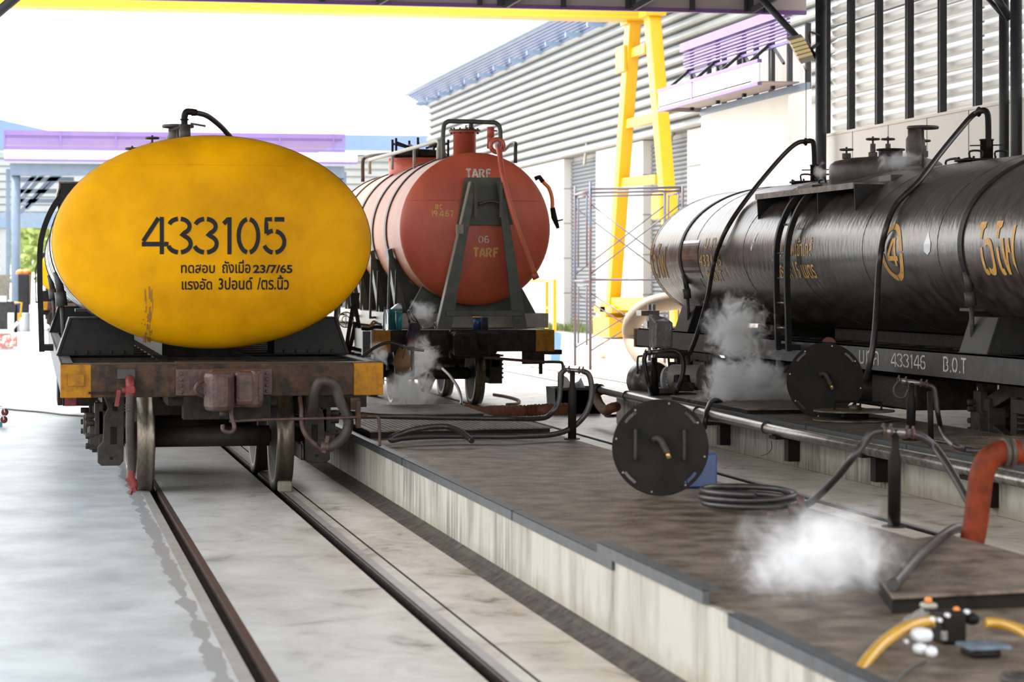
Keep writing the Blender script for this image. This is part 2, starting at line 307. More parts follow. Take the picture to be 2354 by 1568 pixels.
# lettering: flat text meshes laid on a surface by a mapping function
def text_mesh(body, size=1.0, bold=0.0):
    cu = bpy.data.curves.new('t', 'FONT'); cu.body = body; cu.size = size; cu.resolution_u = 3; cu.offset = bold
    o = bpy.data.objects.new('t', cu); COL.objects.link(o); dg = bpy.context.evaluated_depsgraph_get()
    me = bpy.data.meshes.new_from_object(o.evaluated_get(dg)); bpy.data.objects.remove(o); return me
def lay_text(name, body, m, parent, mapf, u0, v0, width, height, bold=0.0, cuts=6, fit=None):
    """fit text in width x height with its lower left at (u0, v0); mapf(u, v) gives a world point"""
    me = text_mesh(body, 1.0, bold); bm = bmesh.new(); bm.from_mesh(me)
    if not bm.verts: bm.free(); return None
    xs = [v.co.x for v in bm.verts]; ys = [v.co.y for v in bm.verts]; x0, x1 = min(xs), max(xs); y0, y1 = fit or (min(ys), max(ys))
    for k in range(1, cuts):
        z = min(ys) + (max(ys) - min(ys)) * k / cuts
        bmesh.ops.bisect_plane(bm, geom=bm.verts[:] + bm.edges[:] + bm.faces[:], plane_co=(0, z, 0), plane_no=(0, 1, 0))
    for v in bm.verts:
        v.co = Vector(mapf(u0 + (v.co.x - x0) / (x1 - x0) * width, v0 + (v.co.y - y0) / (y1 - y0) * height))
    return _finish(bm, name, m, parent)
def _finish(bm, name, m, parent):
    r = parent
    while r.parent: r = r.parent
    for v in bm.verts: v.co -= Vector(r.location)
    me = bpy.data.meshes.new(name); bm.to_mesh(me); bm.free(); me.materials.clear(); me.materials.append(M[m])
    o = bpy.data.objects.new(name, me); COL.objects.link(o); o.parent = parent; return o
def arc(cx, cy_, rx, ry, a0, a1, n=10):
    return [(cx + rx * math.cos(math.radians(a0 + (a1 - a0) * i / n)), cy_ + ry * math.sin(math.radians(a0 + (a1 - a0) * i / n))) for i in range(n + 1)]
STEN = {
 '4': [[(0.50, 0.97), (0.04, 0.34)], [(0.0, 0.27), (0.56, 0.27)], [(0.60, 1.0), (0.60, 0.0)], [(0.67, 0.27), (0.80, 0.27)]],
 '3': [arc(0.34, 0.75, 0.31, 0.20, 165, 98, 6), arc(0.34, 0.75, 0.31, 0.20, 82, -60, 10) + [(0.40, 0.52)] + arc(0.34, 0.28, 0.34, 0.23, 62, -82, 12), arc(0.34, 0.28, 0.34, 0.23, -98, -165, 6)],
 '1': [[(0.10, 0.82), (0.24, 0.95)], [(0.28, 1.0), (0.28, 0.0)]],
 '0': [arc(0.34, 0.5, 0.30, 0.45, 98, 262, 16), arc(0.34, 0.5, 0.30, 0.45, 82, -82, 16)],
 '5': [[(0.36, 0.95), (0.66, 0.95)], [(0.28, 0.95), (0.10, 0.95), (0.10, 0.56)], [(0.10, 0.56), (0.22, 0.62), (0.30, 0.64)], arc(0.34, 0.34, 0.32, 0.29, 80, -82, 12), arc(0.34, 0.34, 0.32, 0.29, -98, -160, 5)],
 '6': [arc(0.40, 0.62, 0.34, 0.34, 60, 170, 10) + [(0.08, 0.4)], arc(0.34, 0.30, 0.28, 0.26, 80, -82, 12), arc(0.34, 0.30, 0.28, 0.26, 100, 262, 12)],
 'B': [[(0.08, 1.0), (0.08, 0.0)], [(0.16, 0.95)] + arc(0.32, 0.74, 0.26, 0.21, 90, -80, 8), [(0.16, 0.05)] + arc(0.32, 0.28, 0.30, 0.23, -90, 80, 8)],
 'O': [arc(0.34, 0.5, 0.28, 0.45, 98, 262, 16), arc(0.34, 0.5, 0.28, 0.45, 82, -82, 16)],
 'T': [[(0.0, 0.95), (0.6, 0.95)], [(0.3, 0.88), (0.3, 0.0)]],
 '.': [[(0.04, 0.05), (0.14, 0.05)]], ' ': [],
 'A': [[(0.0, 0.0), (0.26, 1.0)], [(0.34, 1.0), (0.6, 0.0)], [(0.22, 0.3), (0.40, 0.3)]],
 'R': [[(0.08, 1.0), (0.08, 0.0)], [(0.18, 0.93)] + arc(0.32, 0.72, 0.24, 0.21, 90, -90, 8), [(0.32, 0.46), (0.58, 0.0)]],
 'F': [[(0.08, 1.0), (0.08, 0.0)], [(0.18, 0.93), (0.56, 0.93)], [(0.18, 0.52), (0.48, 0.52)]],
 'C': [arc(0.34, 0.5, 0.28, 0.45, 50, 170, 10), arc(0.34, 0.5, 0.28, 0.45, 190, 310, 10)],
 '9': [arc(0.34, 0.70, 0.27, 0.25, 0, 360, 18), [(0.61, 0.68), (0.58, 0.3), (0.40, 0.03)]],
 '7': [[(0.02, 0.95), (0.62, 0.95)], [(0.60, 0.86), (0.26, 0.0)]],
}
ADV = {'1': 0.52, '.': 0.26, ' ': 0.5, 'T': 0.76, 'A': 0.76}
def stencil(name, body, m, parent, mapf, u0, v0, height, track=0.86, t=0.13, wide=1.0):
    bm = bmesh.new(); u = u0
    for ch in body:
        for st in STEN[ch]:
            P = [Vector((p[0], p[1], 0)) for p in st]; ww = t / 2; L = []; Rr = []
            Q = []
            for i in range(len(P) - 1):
                k = max(1, int((P[i + 1] - P[i]).length / 0.12))
                Q += [P[i].lerp(P[i + 1], j / k) for j in range(k)]
            Q.append(P[-1])
            for i, p in enumerate(Q):
                d = (Q[min(i + 1, len(Q) - 1)] - Q[max(i - 1, 0)]).normalized(); nn = Vector((-d.y, d.x, 0)) * ww
                L.append(p + nn); Rr.append(p - nn)
            f = lambda p: bm.verts.new(mapf(u + p.x * height * wide, v0 + p.y * height))
            a = [f(p) for p in L]; b = [f(p) for p in Rr]
            for i in range(len(a) - 1): bm.faces.new((a[i], b[i], b[i + 1], a[i + 1]))
        u += ADV.get(ch, track) * height * wide
    return _finish(bm, name, m, parent)
# ---------------------------------------------------------------- the ground, rails, platforms
TR = [1.40, 5.30, 9.00]          # track centres
g = MB(); prof = [(-60, 0)]
for c in TR:
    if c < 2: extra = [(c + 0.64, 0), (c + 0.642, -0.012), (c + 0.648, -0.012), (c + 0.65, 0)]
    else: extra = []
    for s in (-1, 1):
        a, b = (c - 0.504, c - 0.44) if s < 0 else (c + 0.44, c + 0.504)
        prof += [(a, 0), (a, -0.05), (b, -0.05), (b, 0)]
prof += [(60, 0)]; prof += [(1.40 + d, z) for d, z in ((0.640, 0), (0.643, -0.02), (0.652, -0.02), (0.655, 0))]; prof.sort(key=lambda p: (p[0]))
n = len(prof)
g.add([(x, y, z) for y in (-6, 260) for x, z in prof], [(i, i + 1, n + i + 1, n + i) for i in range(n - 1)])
g.mi = [1 if prof[i][1] < -0.01 or prof[i + 1][1] < -0.01 else 0 for i in range(n - 1)]  # groove faces darkened for the shade in the recess as well as dirt
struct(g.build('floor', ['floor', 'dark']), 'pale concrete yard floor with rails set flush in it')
for ti, c in enumerate(TR):
    for s in (-1, 1):
        m = MB(); x0, x1 = (c - 0.57, c - 0.506) if s < 0 else (c + 0.525, c + 0.575)
        m.box(x0, x1, 0, 130, -0.04, 0.001); gx = (c - 0.445, c - 0.405) if s < 0 else (c + 0.506, c + 0.525)
        m.box(gx[0], gx[1], 0, 130, -0.04, 0.0005, 1)
        o = m.build('rail', ['rail_top', 'rust'])
        where = ['under the yellow-ended tank wagon', 'of the middle track under the red tank wagon', 'under the long black tank wagon'][ti]
        tag(o, ('left-hand' if s < 0 else 'right-hand') + ' flush steel rail ' + where, 'rail', 'rails in the yard floor')
# joint across the floor in the sunlit yard
for (yy, nm) in ((45.5, 'nearer'), (62, 'middle'), (66, 'farther')):
    o = MB().box(-30, 17, yy, yy + 0.07, 0.0, 0.003).build('trim_joint', 'steel_paint'); struct(o, 'dark floor joint crossing the sunlit yard, ' + nm)
def platform(name, x0, x1, y0, y1, z, label):
    t = thing(name, ((x0 + x1) / 2, (y0 + y1) / 2, 0), label, 'platform')
    MB().box(x0, x1, y0, y1, 0, z - 0.008).build('curb', 'curb', t, 0.006)
    return t
P1 = platform('service_platform', 2.57, 4.22, 4.6, 24.3, 0.40, 'low concrete platform with worn tread plates between yellow-ended and middle tracks')
ys = [4.6, 7.0, 8.93, 10.85, 12.9, 14.55, 17.0, 19.2, 21.4, 24.3]
for a, b in zip(ys[:-1], ys[1:]):
    m = MB().box(2.60, 4.21, a + 0.004, b - 0.004, 0.385, 0.400)
    m.build('floor_plate', 'plate', P1, 0.003)
for (a, b, zt, out) in ((4.7, 8.75, 0.405, 0.0), (9.05, 10.85, 0.455, 0.012), (10.6, 12.9, 0.405, 0), (12.93, 16.9, 0.405, 0), (16.93, 24.3, 0.405, 0)):
    m = MB().box(2.555 - out, 2.57, a, b, zt - 0.055, zt); m.box(2.555 - out, 2.615, a, b, zt - 0.004, zt + 0.002)
    m.build('edge_angle', 'angle', P1)
# dirty runnel along the foot of the curb
o = MB().prism([(2.45, 0.001), (2.475, 0.010), (2.53, 0.026), (2.575, 0.05), (2.575, 0.0)], 4.6, 24.3).build('gutter_strip', 'gravel'); tag(o, 'dirty wet gutter strip along foot of the low platform', 'gutter')
P2 = platform('service_platform', 6.66, 7.93, 12.0, 27.4, 0.38, 'low stained concrete platform beside the black tank wagon carrying the long pipe')
for a, b in ((12, 14.5), (14.5, 16.6), (16.6, 19.0), (19.0, 21.0), (21.0, 23.4), (23.4, 27.4)):
    MB().box(6.70, 7.92, a + 0.004, b - 0.004, 0.365, 0.381).build('floor_plate', 'plate', P2, 0.003)
for a, b in ((12.0, 17.8), (17.83, 20.3), (20.33, 27.4)):
    MB().box(6.645, 6.72, a, b, 0.35, 0.388).build('edge_angle', 'angle', P2)
# raised cover plates lying on the platforms
def cover(pts, z0, z1, label, ribs=True):
    t = thing('cover_plate', (sum(p[0] for p in pts) / len(pts), sum(p[1] for p in pts) / len(pts), z0), label, 'cover plate', 'raised cover plates')
    MB().prism(pts, z1 - 0.012, z1, 'Z').build('plate', 'plate', t, 0.003)
    c = [sum(p[i] for p in pts) / len(pts) for i in (0, 1)]
    MB().prism([(c[0] + (p[0] - c[0]) * 0.985, c[1] + (p[1] - c[1]) * 0.97) for p in pts], z0, z1 - 0.012, 'Z').build('rim', 'disc', t)  # rim blackened to stand in for the shaded gap below the plate
    if ribs:
        m = MB(); y0 = min(p[1] for p in pts); y1 = max(p[1] for p in pts); x0 = min(p[0] for p in pts); x1 = max(p[0] for p in pts); k = int((x1 - x0 - 0.1) / 0.045)
        for i in range(k): m.box(x0 + 0.06 + i * 0.045, x0 + 0.075 + i * 0.045, y0 + 0.05, y1 - 0.06, z1, z1 + 0.0035)
        m.build('tread_ribs', 'plate', t)
cover([(2.63, 19.15), (4.16, 19.35), (4.16, 20.7), (2.63, 20.5)], 0.402, 0.46, 'ribbed steel cover plate under the looping hoses at the yellow wagon beam')
cover([(2.66, 22.0), (4.10, 22.0), (4.16, 23.7), (2.62, 23.7)], 0.402, 0.435, 'flat steel cover plate at the far end below the steaming bucket', False)
cover([(3.16, 8.62), (4.20, 8.78), (4.20, 10.7), (3.60, 10.3)], 0.402, 0.47, 'raised steel cover plate nearest the camera beside the steam', False)
cover([(6.72, 22.3), (7.9, 22.3), (7.9, 25.4), (6.72, 25.2)], 0.385, 0.43, 'flat steel cover plate lying beside the round lid at the black wagon', False)
cover([(7.0, 15.0), (7.9, 15.0), (7.9, 18.5), (7.0, 18.3)], 0.382, 0.40, 'ribbed steel cover plate by the black wagon bogie', True)

# ---------------------------------------------------------------- tank wagons of the 433 series
A, B_, CZ = 1.26, 0.845, 1.967
DISH = [(0, 0.345), (0.3, 0.335), (0.55, 0.30), (0.75, 0.25), (0.86, 0.205), (0.93, 0.155), (0.97, 0.10), (0.99, 0.05), (1.0, 0.0)]
def dish_h(s):
    for (a, ha), (b, hb) in zip(DISH[:-1], DISH[1:]):
        if s <= b: return ha + (hb - ha) * (s - a) / (b - a)
    return 0.0
def ell_x(z):   # half width of the tank at height z
    return A * math.sqrt(max(0, 1 - ((z - CZ) / B_) ** 2))
def strap_pts(cx, y, off, a0, a1, n=40):
    return [(cx + (A + off) * math.cos(math.radians(a0 + (a1 - a0) * i / n)), y, CZ + (B_ + off) * math.sin(math.radians(a0 + (a1 - a0) * i / n))) for i in range(n + 1)]
def band(m, cx, y, wd, off0, off1, a0, a1, n=40, mi=0):
    vs = []
    for i in range(n + 1):
        a = math.radians(a0 + (a1 - a0) * i / n)
        for (o_, yy) in ((off0, y - wd / 2), (off1, y - wd / 2), (off1, y + wd / 2), (off0, y + wd / 2)):
            vs.append((cx + (A + o_) * math.cos(a), yy, CZ + (B_ + o_) * math.sin(a)))
    fs = [(i * 4 + j, i * 4 + (j + 1) % 4, (i + 1) * 4 + (j + 1) % 4, (i + 1) * 4 + j) for i in range(n) for j in range(4)]
    m.add(vs, fs + [(0, 1, 2, 3), (n * 4, n * 4 + 1, n * 4 + 2, n * 4 + 3)], mi, False)
def wheelset(m, cx, y, gauge=0.475, r=0.42):
    for s in (-1, 1):
        xi = cx + s * gauge
        prof = [(0.05, 0), (0.13, -0.02 * s), (0.28, 0.03 * s), (0.36, 0.0), (r + 0.028, 0.0), (r + 0.028, 0.022 * s), (r + 0.004, 0.034 * s), (r, 0.06 * s), (r - 0.004, 0.135 * s), (0.36, 0.135 * s), (0.32, 0.09 * s), (0.14, 0.05 * s), (0.12, 0.16 * s), (0.05, 0.16 * s)]
        nseg = 48; vs = []
        for (rr, h) in prof:
            for i in range(nseg): a = 2 * PI * i / nseg; vs.append((xi + h, y + rr * math.cos(a), r + rr * math.sin(a)))
        k = len(prof)
        for j in range(k - 1):
            pass
        b = [(j * nseg + i, j * nseg + (i + 1) % nseg, (j + 1) * nseg + (i + 1) % nseg, (j + 1) * nseg + i) for j in range(k - 1) for i in range(nseg)]
        m.add(vs, b, 0, True)
        st = len(m.f) - len(b)
        for j in range(k - 1):
            if j < 3 or j > 8:
                for i in range(nseg): m.mi[st + j * nseg + i] = 1
    m.cyl((cx - 0.45, y, r), (cx + 0.45, y, r), 0.082, 20, 1)
    m.cyl((cx - 0.85, y, r), (cx + 0.85, y, r), 0.05, 12, 1)
def bogie(cx, cy_, parent, o):
    b = MB(o)
    for s in (-1, 1):
        x0, x1 = sorted((cx + s * 0.76, cx + s * 0.88)); xm = (x0 + x1) / 2
        for (ya, za, yb, zb, w_) in ((-0.98, 0.56, -0.35, 0.74, 0.09), (-0.35, 0.74, 0.35, 0.74, 0.10), (0.35, 0.74, 0.98, 0.56, 0.09), (-0.98, 0.40, -0.32, 0.24, 0.09), (-0.32, 0.24, 0.32, 0.24, 0.10), (0.32, 0.24, 0.98, 0.40, 0.09), (-0.30, 0.26, -0.30, 0.72, 0.09), (0.30, 0.26, 0.30, 0.72, 0.09)):
            b.bar((xm, cy_ + ya, za), (xm, cy_ + yb, zb), 0.13, w_, up=(1, 0, 0))
        for yy in (-0.89, 0.89):
            b.box(x0 - 0.02, x1 + 0.02, cy_ + yy - 0.14, cy_ + yy + 0.14, 0.27, 0.64)
            b.cyl((xm, cy_ + yy, 0.42), (xm + s * 0.16, cy_ + yy, 0.42), 0.085, 14)
            for dz in (-0.09, 0.09): b.cyl((xm, cy_ + yy - 0.08, 0.42 + dz), (xm + s * 0.13, cy_ + yy - 0.08, 0.42 + dz), 0.022, 8)
            b.box(xm - 0.06, xm + 0.06, cy_ + yy - 0.18, cy_ + yy - 0.12, 0.21, 0.30)
        for yy in (-0.15, 0, 0.15):
            for k in range(5): b.ring((xm, cy_ + yy, 0.31 + k * 0.05), 0.055, 0.014, n=14, m=6)
        b.box(x0 - 0.01, x1 + 0.01, cy_ - 0.27, cy_ + 0.27, 0.54, 0.66)
    for s in (-1, 1):
        for e in (-1, 1):
            ya, yb = sorted((cy_ + e * 1.14, cy_ + e * 1.03))
            b.prism([(cx + s * u, z) for u, z in ((0.70, 0.79), (0.87, 0.79), (0.83, 0.66), (0.86, 0.60), (0.87, 0.40), (0.91, 0.36), (0.91, 0.24), (0.88, 0.215), (0.74, 0.215), (0.71, 0.25))], ya, yb)
            yf, yg = sorted((cy_ + e * 1.143, cy_ + e * 1.13))
            b.box(*sorted((cx + s * 0.755, cx + s * 0.80)), yf, yg, 0.64, 0.71, 1); b.box(*sorted((cx + s * 0.76, cx + s * 0.815)), yf, yg, 0.38, 0.52, 1); b.box(*sorted((cx + s * 0.79, cx + s * 0.82)), yf, yg, 0.26, 0.285, 1)  # black boxes stand in for the shaded holes of the casting
            b.box(*sorted((cx + s * 0.86, cx + s * 0.93)), cy_ + e * 0.95 - 0.08, cy_ + e * 0.95 + 0.08, 0.45, 0.70); b.box(*sorted((cx + s * 0.88, cx + s * 0.97)), cy_ + e * 0.9 - 0.1, cy_ + e * 0.9 + 0.1, 0.33, 0.52)
            for z in (0.36, 0.44, 0.54, 0.60): b.cyl((cx + s * 0.93, cy_ + e * 0.98, z), (cx + s * 1.0, cy_ + e * 0.98, z), 0.025, 8)
    b.box(cx - 0.85, cx + 0.85, cy_ - 0.16, cy_ + 0.16, 0.55, 0.70); b.cyl((cx, cy_, 0.6), (cx, cy_, 0.80), 0.2, 20)
    for yy in (-0.42, 0.42): b.bar((cx - 0.75, cy_ + yy, 0.38), (cx + 0.75, cy_ + yy, 0.38), 0.08, 0.08)
    bo = b.build('bogie', ['frame_cast', 'disc'], parent, 0.008)
    for yy in (-0.89, 0.89):
        m = MB(o); wheelset(m, cx, cy_ + yy); m.build('wheelset', ['wheel', 'wheel_face'], bo)
    return bo
def tank_wagon(cx, cy_, label):
    """elliptical tank wagon; everything is laid out around (0, 0) and offset"""
    t = thing('tank_wagon', (cx, cy_, 0), label, 'tank wagon'); o = (cx, cy_, 0)
    for e in (-1, 1):     # end beams
        ya, yb = sorted((e * 7.10, e * 7.00)); m = MB(o)
        m.box(-0.98, 0.98, ya, yb, 0.79, 1.035); 
        for s in (-1, 1): m.box(*sorted((s * 0.98, s * 1.205)), ya, yb, 0.79, 1.035, 1)
        yc, yd = sorted((e * 7.0, e * 6.82))
        m.box(-1.205, 1.205, yc, yd, 1.02, 1.04, 2); m.box(-1.2, 1.2, yc, yd, 0.79, 0.805)
        bm_ = m.build('end_beam', ['beam', 'yellow_dirty', 'sill'], t, 0.006)
        if e < 0:
            MB(o).box(-1.15, -1.03, ya - 0.012, ya, 0.875, 0.965).build('lamp_plate', 'yellow_dirty', bm_, 0.004)
            MB(o).box(-0.79, -0.66, ya - 0.02, ya, 0.93, 1.0).build('bracket_plate', 'sill', bm_)
            MB(o).box(-1.0, -0.82, ya - 0.03, ya, 0.82, 0.835).build('grab_bar', 'dark', bm_)
            q = MB(o).box(-0.36, 0.36, ya - 0.03, ya, 0.80, 1.0)
            for k in range(4):
                for s in (-1, 1): q.cyl((s * 0.32, ya - 0.05, 0.83 + k * 0.045), (s * 0.32, ya - 0.02, 0.83 + k * 0.045), 0.014, 8)
            q.build('coupler_pocket', 'rust', bm_, 0.006)
            MB(o).box(-0.30, 0.35, ya - 0.0, ya + 0.25, 0.62, 0.79).box(0.62, 1.08, ya + 0.02, ya + 0.2, 0.70, 0.80).build('headstock_plate', 'dark', bm_)
        # knuckle coupler
        y0 = e * 7.10
        q = MB(o)
        q.prism([(-0.14, y0), (0.16, y0), (0.25, y0 + e * 0.14), (0.27, y0 + e * 0.30), (0.20, y0 + e * 0.36), (0.12, y0 + e * 0.22), (0.0, y0 + e * 0.20), (-0.12, y0 + e * 0.26)], 0.72, 1.0, 'Z')
        q.box(0.06, 0.27, *sorted((y0 + e * 0.16, y0 + e * 0.33)), 0.74, 0.99)
        cp = q.build('coupler', 'rust', t, 0.03)
        MB(o).prism([(-0.16, y0 + e * 0.12), (0.02, y0 + e * 0.10), (0.05, y0 + e * 0.34), (0.0, y0 + e * 0.44), (-0.12, y0 + e * 0.44), (-0.17, y0 + e * 0.34)], 0.70, 0.985, 'Z').build('knuckle', 'rust', cp, 0.035)
        MB(o).tube(spline([(-0.15, y0 + e * 0.3, 0.93), (-0.22, y0 + e * 0.34, 0.90), (-0.23, y0 + e * 0.34, 0.84), (-0.15, y0 + e * 0.3, 0.80)]), 0.014, 8).build('lock_handle', 'rust', cp)
        MB(o).cyl((-0.02, y0 + e * 0.24, 0.70), (-0.02, y0 + e * 0.24, 0.66), 0.03, 10).tube(spline([(0.03, y0 + e * 0.3, 0.74), (0.03, y0 + e * 0.34, 0.66), (0.05, y0 + e * 0.35, 0.58), (0.02, y0 + e * 0.36, 0.545), (-0.03, y0 + e * 0.35, 0.56), (-0.035, y0 + e * 0.34, 0.60)]), 0.016, 8).build('coupler_hook', 'rust', cp)
    # uncoupling lever at the near end
    y0 = -7.36
    MB(o).tube(spline([(0.02, y0, 0.62), (0.3, y0, 0.63), (0.8, y0, 0.635), (1.08, y0, 0.645), (1.12, y0, 0.64), (1.135, y0, 0.61), (1.14, y0, 0.5), (1.14, y0, 0.42)], 6), 0.011, 8).build('uncoupling_lever', 'rust', t)
    m = MB(o); m.box(0.93, 1.0, -7.3, -7.1, 0.69, 0.78).box(0.965, 0.995, -7.38, -7.3, 0.56, 0.76).cyl((0.99, -7.36, 0.65), (1.04, -7.36, 0.65), 0.018, 8); m.build('lever_bracket', 'beam', t)
    # brake hoses
    m = MB(o).tube(spline([(-0.70, -7.14, 0.86), (-0.70, -7.22, 0.82), (-0.70, -7.23, 0.7), (-0.70, -7.22, 0.5), (-0.69, -7.2, 0.33), (-0.69, -7.2, 0.24)]), 0.031, 12)
    for k in range(3): m.ring((-0.70, -7.225, 0.74 - 0.02 * k), 0.033, 0.006, n=14)
    bh = m.build('brake_hose', 'hose', t)
    MB(o).cyl((-0.70, -7.22, 0.80), (-0.70, -7.22, 0.87), 0.035, 12).tube(spline([(-0.70, -7.22, 0.86), (-0.70, -7.20, 0.91), (-0.70, -7.12, 0.925)]), 0.033, 12).box(-0.73, -0.67, -7.26, -7.18, 0.83, 0.88).cyl((-0.76, -7.22, 0.85), (-0.66, -7.22, 0.85), 0.022, 10).bar((-0.78, -7.22, 0.85), (-0.80, -7.22, 0.73), 0.012, 0.03).build('angle_cock', 'red', bh, 0.004)
    MB(o).tube(spline([(-0.69, -7.2, 0.26), (-0.695, -7.21, 0.2), (-0.67, -7.22, 0.15), (-0.685, -7.22, 0.12)]), [0.036, 0.038, 0.03, 0.03] and 0.03, 10).bar((-0.72, -7.22, 0.2), (-0.66, -7.24, 0.1), 0.025, 0.03).bar((-0.66, -7.2, 0.19), (-0.70, -7.24, 0.08), 0.02, 0.02).build('hose_coupling', 'red', bh, 0.004)
    m = MB(o).tube(spline([(0.66, -7.12, 0.66), (0.66, -7.20, 0.72), (0.665, -7.26, 0.82), (0.70, -7.28, 0.90), (0.765, -7.29, 0.905), (0.82, -7.28, 0.85), (0.85, -7.28, 0.76), (0.90, -7.28, 0.66), (0.915, -7.28, 0.57), (0.87, -7.28, 0.48), (0.79, -7.28, 0.42), (0.74, -7.27, 0.41)]), 0.04, 14)
    bh = m.build('brake_hose', 'hose', t)
    MB(o).cyl((0.77, -7.28, 0.415), (0.71, -7.27, 0.42), 0.045, 10).bar((0.73, -7.29, 0.37), (0.76, -7.29, 0.50), 0.03, 0.03).build('hose_coupling', 'rust', bh, 0.004)
    MB(o).tube(spline([(0.565, -7.15, 0.78), (0.565, -7.24, 0.7), (0.57, -7.25, 0.58), (0.60, -7.26, 0.50), (0.66, -7.26, 0.44), (0.73, -7.26, 0.385)]), 0.018, 8).build('brake_pipe', 'rust', t)
    # underframe
    for s in (-1, 1):
        x = s * 1.2; m = MB(o); m.box(*sorted((x, x - s * 0.015)), -7.0, 7.0, 0.80, 1.04); m.box(*sorted((x, x - s * 0.09)), -7.0, 7.0, 1.025, 1.04); m.box(*sorted((x, x - s * 0.09)), -7.0, 7.0, 0.80, 0.815)
        m.build('side_sill', 'sill', t)
    for x in (-0.35, 0.35): MB(o).box(x - 0.06, x + 0.06, -7.0, 7.0, 0.72, 1.02).build('centre_sill', 'dark', t)
    m = MB(o)
    for k in range(-9, 10): m.box(-1.18, 1.18, k * 0.72 - 0.04, k * 0.72 + 0.04, 0.86, 1.022)
    m.box(-0.32, 0.22, -6.85, -6.3, 1.02, 1.034); m.build('cross_members', 'dark', t)
    for ya_, yb_ in ((-4.4, 1.5), (3.3, 4.4)): MB(o).box(-0.32, 0.32, ya_, yb_, 1.02, 1.135).build('slit_blocker', 'dark', t)  # added blocks that shut out the bright slit under the barrel
    MB(o).cyl((-0.3, -0.9, 0.55), (-0.3, 0.3, 0.55), 0.2, 20).box(-0.12, 0.3, 0.5, 0.9, 0.45, 0.75).cyl((0.2, -0.6, 0.5), (0.2, 0.2, 0.5), 0.15, 16).build('brake_cylinder', 'dark', t)
    for e in (-1, 1):
        for s in (-1, 1):   # saddles
            poly = [(s * 1.215, 1.04), (s * 1.11, 1.355), (s * 0.875, 1.355)]
            for i in range(1, 6):
                x = 0.875 - (0.875 - 0.58) * i / 5; poly.append((s * x, CZ - B_ * math.sqrt(1 - (x / A) ** 2) - 0.004))
            poly.append((s * 0.58, 1.04)); m = MB(o)
            m.prism(poly, e * 4.7 - 0.30, e * 4.7 - 0.285); m.prism(poly, e * 4.7 + 0.285, e * 4.7 + 0.30)
            q = [(s * 1.215, 1.04), (s * 1.11, 1.355), (s * 0.87, 1.355), (s * 0.87, 1.34), (s * 1.09, 1.34), (s * 1.19, 1.04)]
            m.prism(q, e * 4.7 - 0.31, e * 4.7 + 0.31); m.box(*sorted((s * 1.215, s * 0.58)), e * 4.7 - 0.32, e * 4.7 + 0.32, 1.04, 1.052)
            for k in range(5): m.box(*sorted((s * (1.08 - k * 0.1), s * (1.06 - k * 0.1))), e * 4.7 - 0.325, e * 4.7 - 0.30, 1.052, 1.085)
            m.build('saddle', 'black', t, 0.004)
    # the barrel and its ends
    n = 96; N = 26; m = MB(o); vs = []
    for k in range(N + 1):
        y = -6 + 12 * k / N
        vs += [(A * math.cos(2 * PI * i / n), y, CZ + B_ * math.sin(2 * PI * i / n)) for i in range(n)]
    m.add(vs, [(k * n + i, k * n + (i + 1) % n, (k + 1) * n + (i + 1) % n, (k + 1) * n + i) for k in range(N) for i in range(n)], 0, True)
    barrel = m.build('tank_barrel', 'black_tank', t)
    for y in (-5.9, -4.0, -2.05, -0.1, 1.9, 3.9, 5.9):
        m = MB(o); band(m, 0, y, 0.018, -0.01, 0.004, 0, 360, 72); m.build('weld_seam', 'black_tank', barrel)
    for e in (-1, 1):
        m = MB(o); prof = DISH[::-1]; vs = []
        for (s_, h) in prof: vs += [(A * 1.001 * s_ * math.cos(2 * PI * i / n), e * (6 + h), CZ + B_ * 1.001 * s_ * math.sin(2 * PI * i / n)) for i in range(n)]
        m.add(vs, [(k * n + i, k * n + (i + 1) % n, (k + 1) * n + (i + 1) % n, (k + 1) * n + i) for k in range(len(prof) - 1) for i in range(n)], 0, True)
        m.add([(A * 1.004 * f * math.cos(2 * PI * i / n), e * yy, CZ + B_ * 1.004 * f * math.sin(2 * PI * i / n)) for f, yy in ((1, 5.97), (1, 6.003)) for i in range(n)], [(i, (i + 1) % n, n + (i + 1) % n, n + i) for i in range(n)], 0, True)
        te = m.build('tank_end', 'yellow', t)
        def seam(u): 
            z = CZ + 0.60; x = u; s_ = math.sqrt((x / A) ** 2 + ((z - CZ) / B_) ** 2); return (x, e * (6 + dish_h(s_) + 0.001), z)
        if e < 0: MB(o).tube([seam(-0.86 + 1.72 * i / 30) for i in range(31)], 0.003, 6).build('weld_seam', 'yellow', te)
    # straps and tensioners
    for e in (-1, 1):
        m = MB(o); band(m, 0, e * 4.55, 0.10, 0.002, 0.012, -18, 198, 60); st = m.build('tank_strap', 'black', t)
        for s in (-1, 1):
            z0 = CZ + B_ * math.sin(math.radians(-18)); x0 = s * (A + 0.012) * math.cos(math.radians(-18))
            MB(o).cyl((x0, e * 4.55, z0 + 0.03), (s * 1.17, e * 4.55, z0 - 0.16), 0.033, 12).cyl((s * 1.18, e * 4.55, z0 - 0.14), (s * 1.165, e * 4.55, z0 - 0.26), 0.048, 12).cyl((s * 1.165, e * 4.55, z0 - 0.26), (s * 1.15, e * 4.55, 1.15), 0.02, 10).build('strap_tensioner', 'sill', st)
            MB(o).box(*sorted((s * 0.93, s * 1.05)), e * 4.3, e * 4.0, 1.395, 1.42).build('tank_step', 'sill', st)
    # walkway, gussets and ladder on the left side
    yw0, yw1 = -1.5, 1.75
    m = MB(o).box(-1.15, -0.62, yw0, yw1, 2.605, 2.62); m.box(-1.16, -1.145, yw0, yw1, 2.56, 2.62)
    wk = m.build('walkway', 'plate', t)
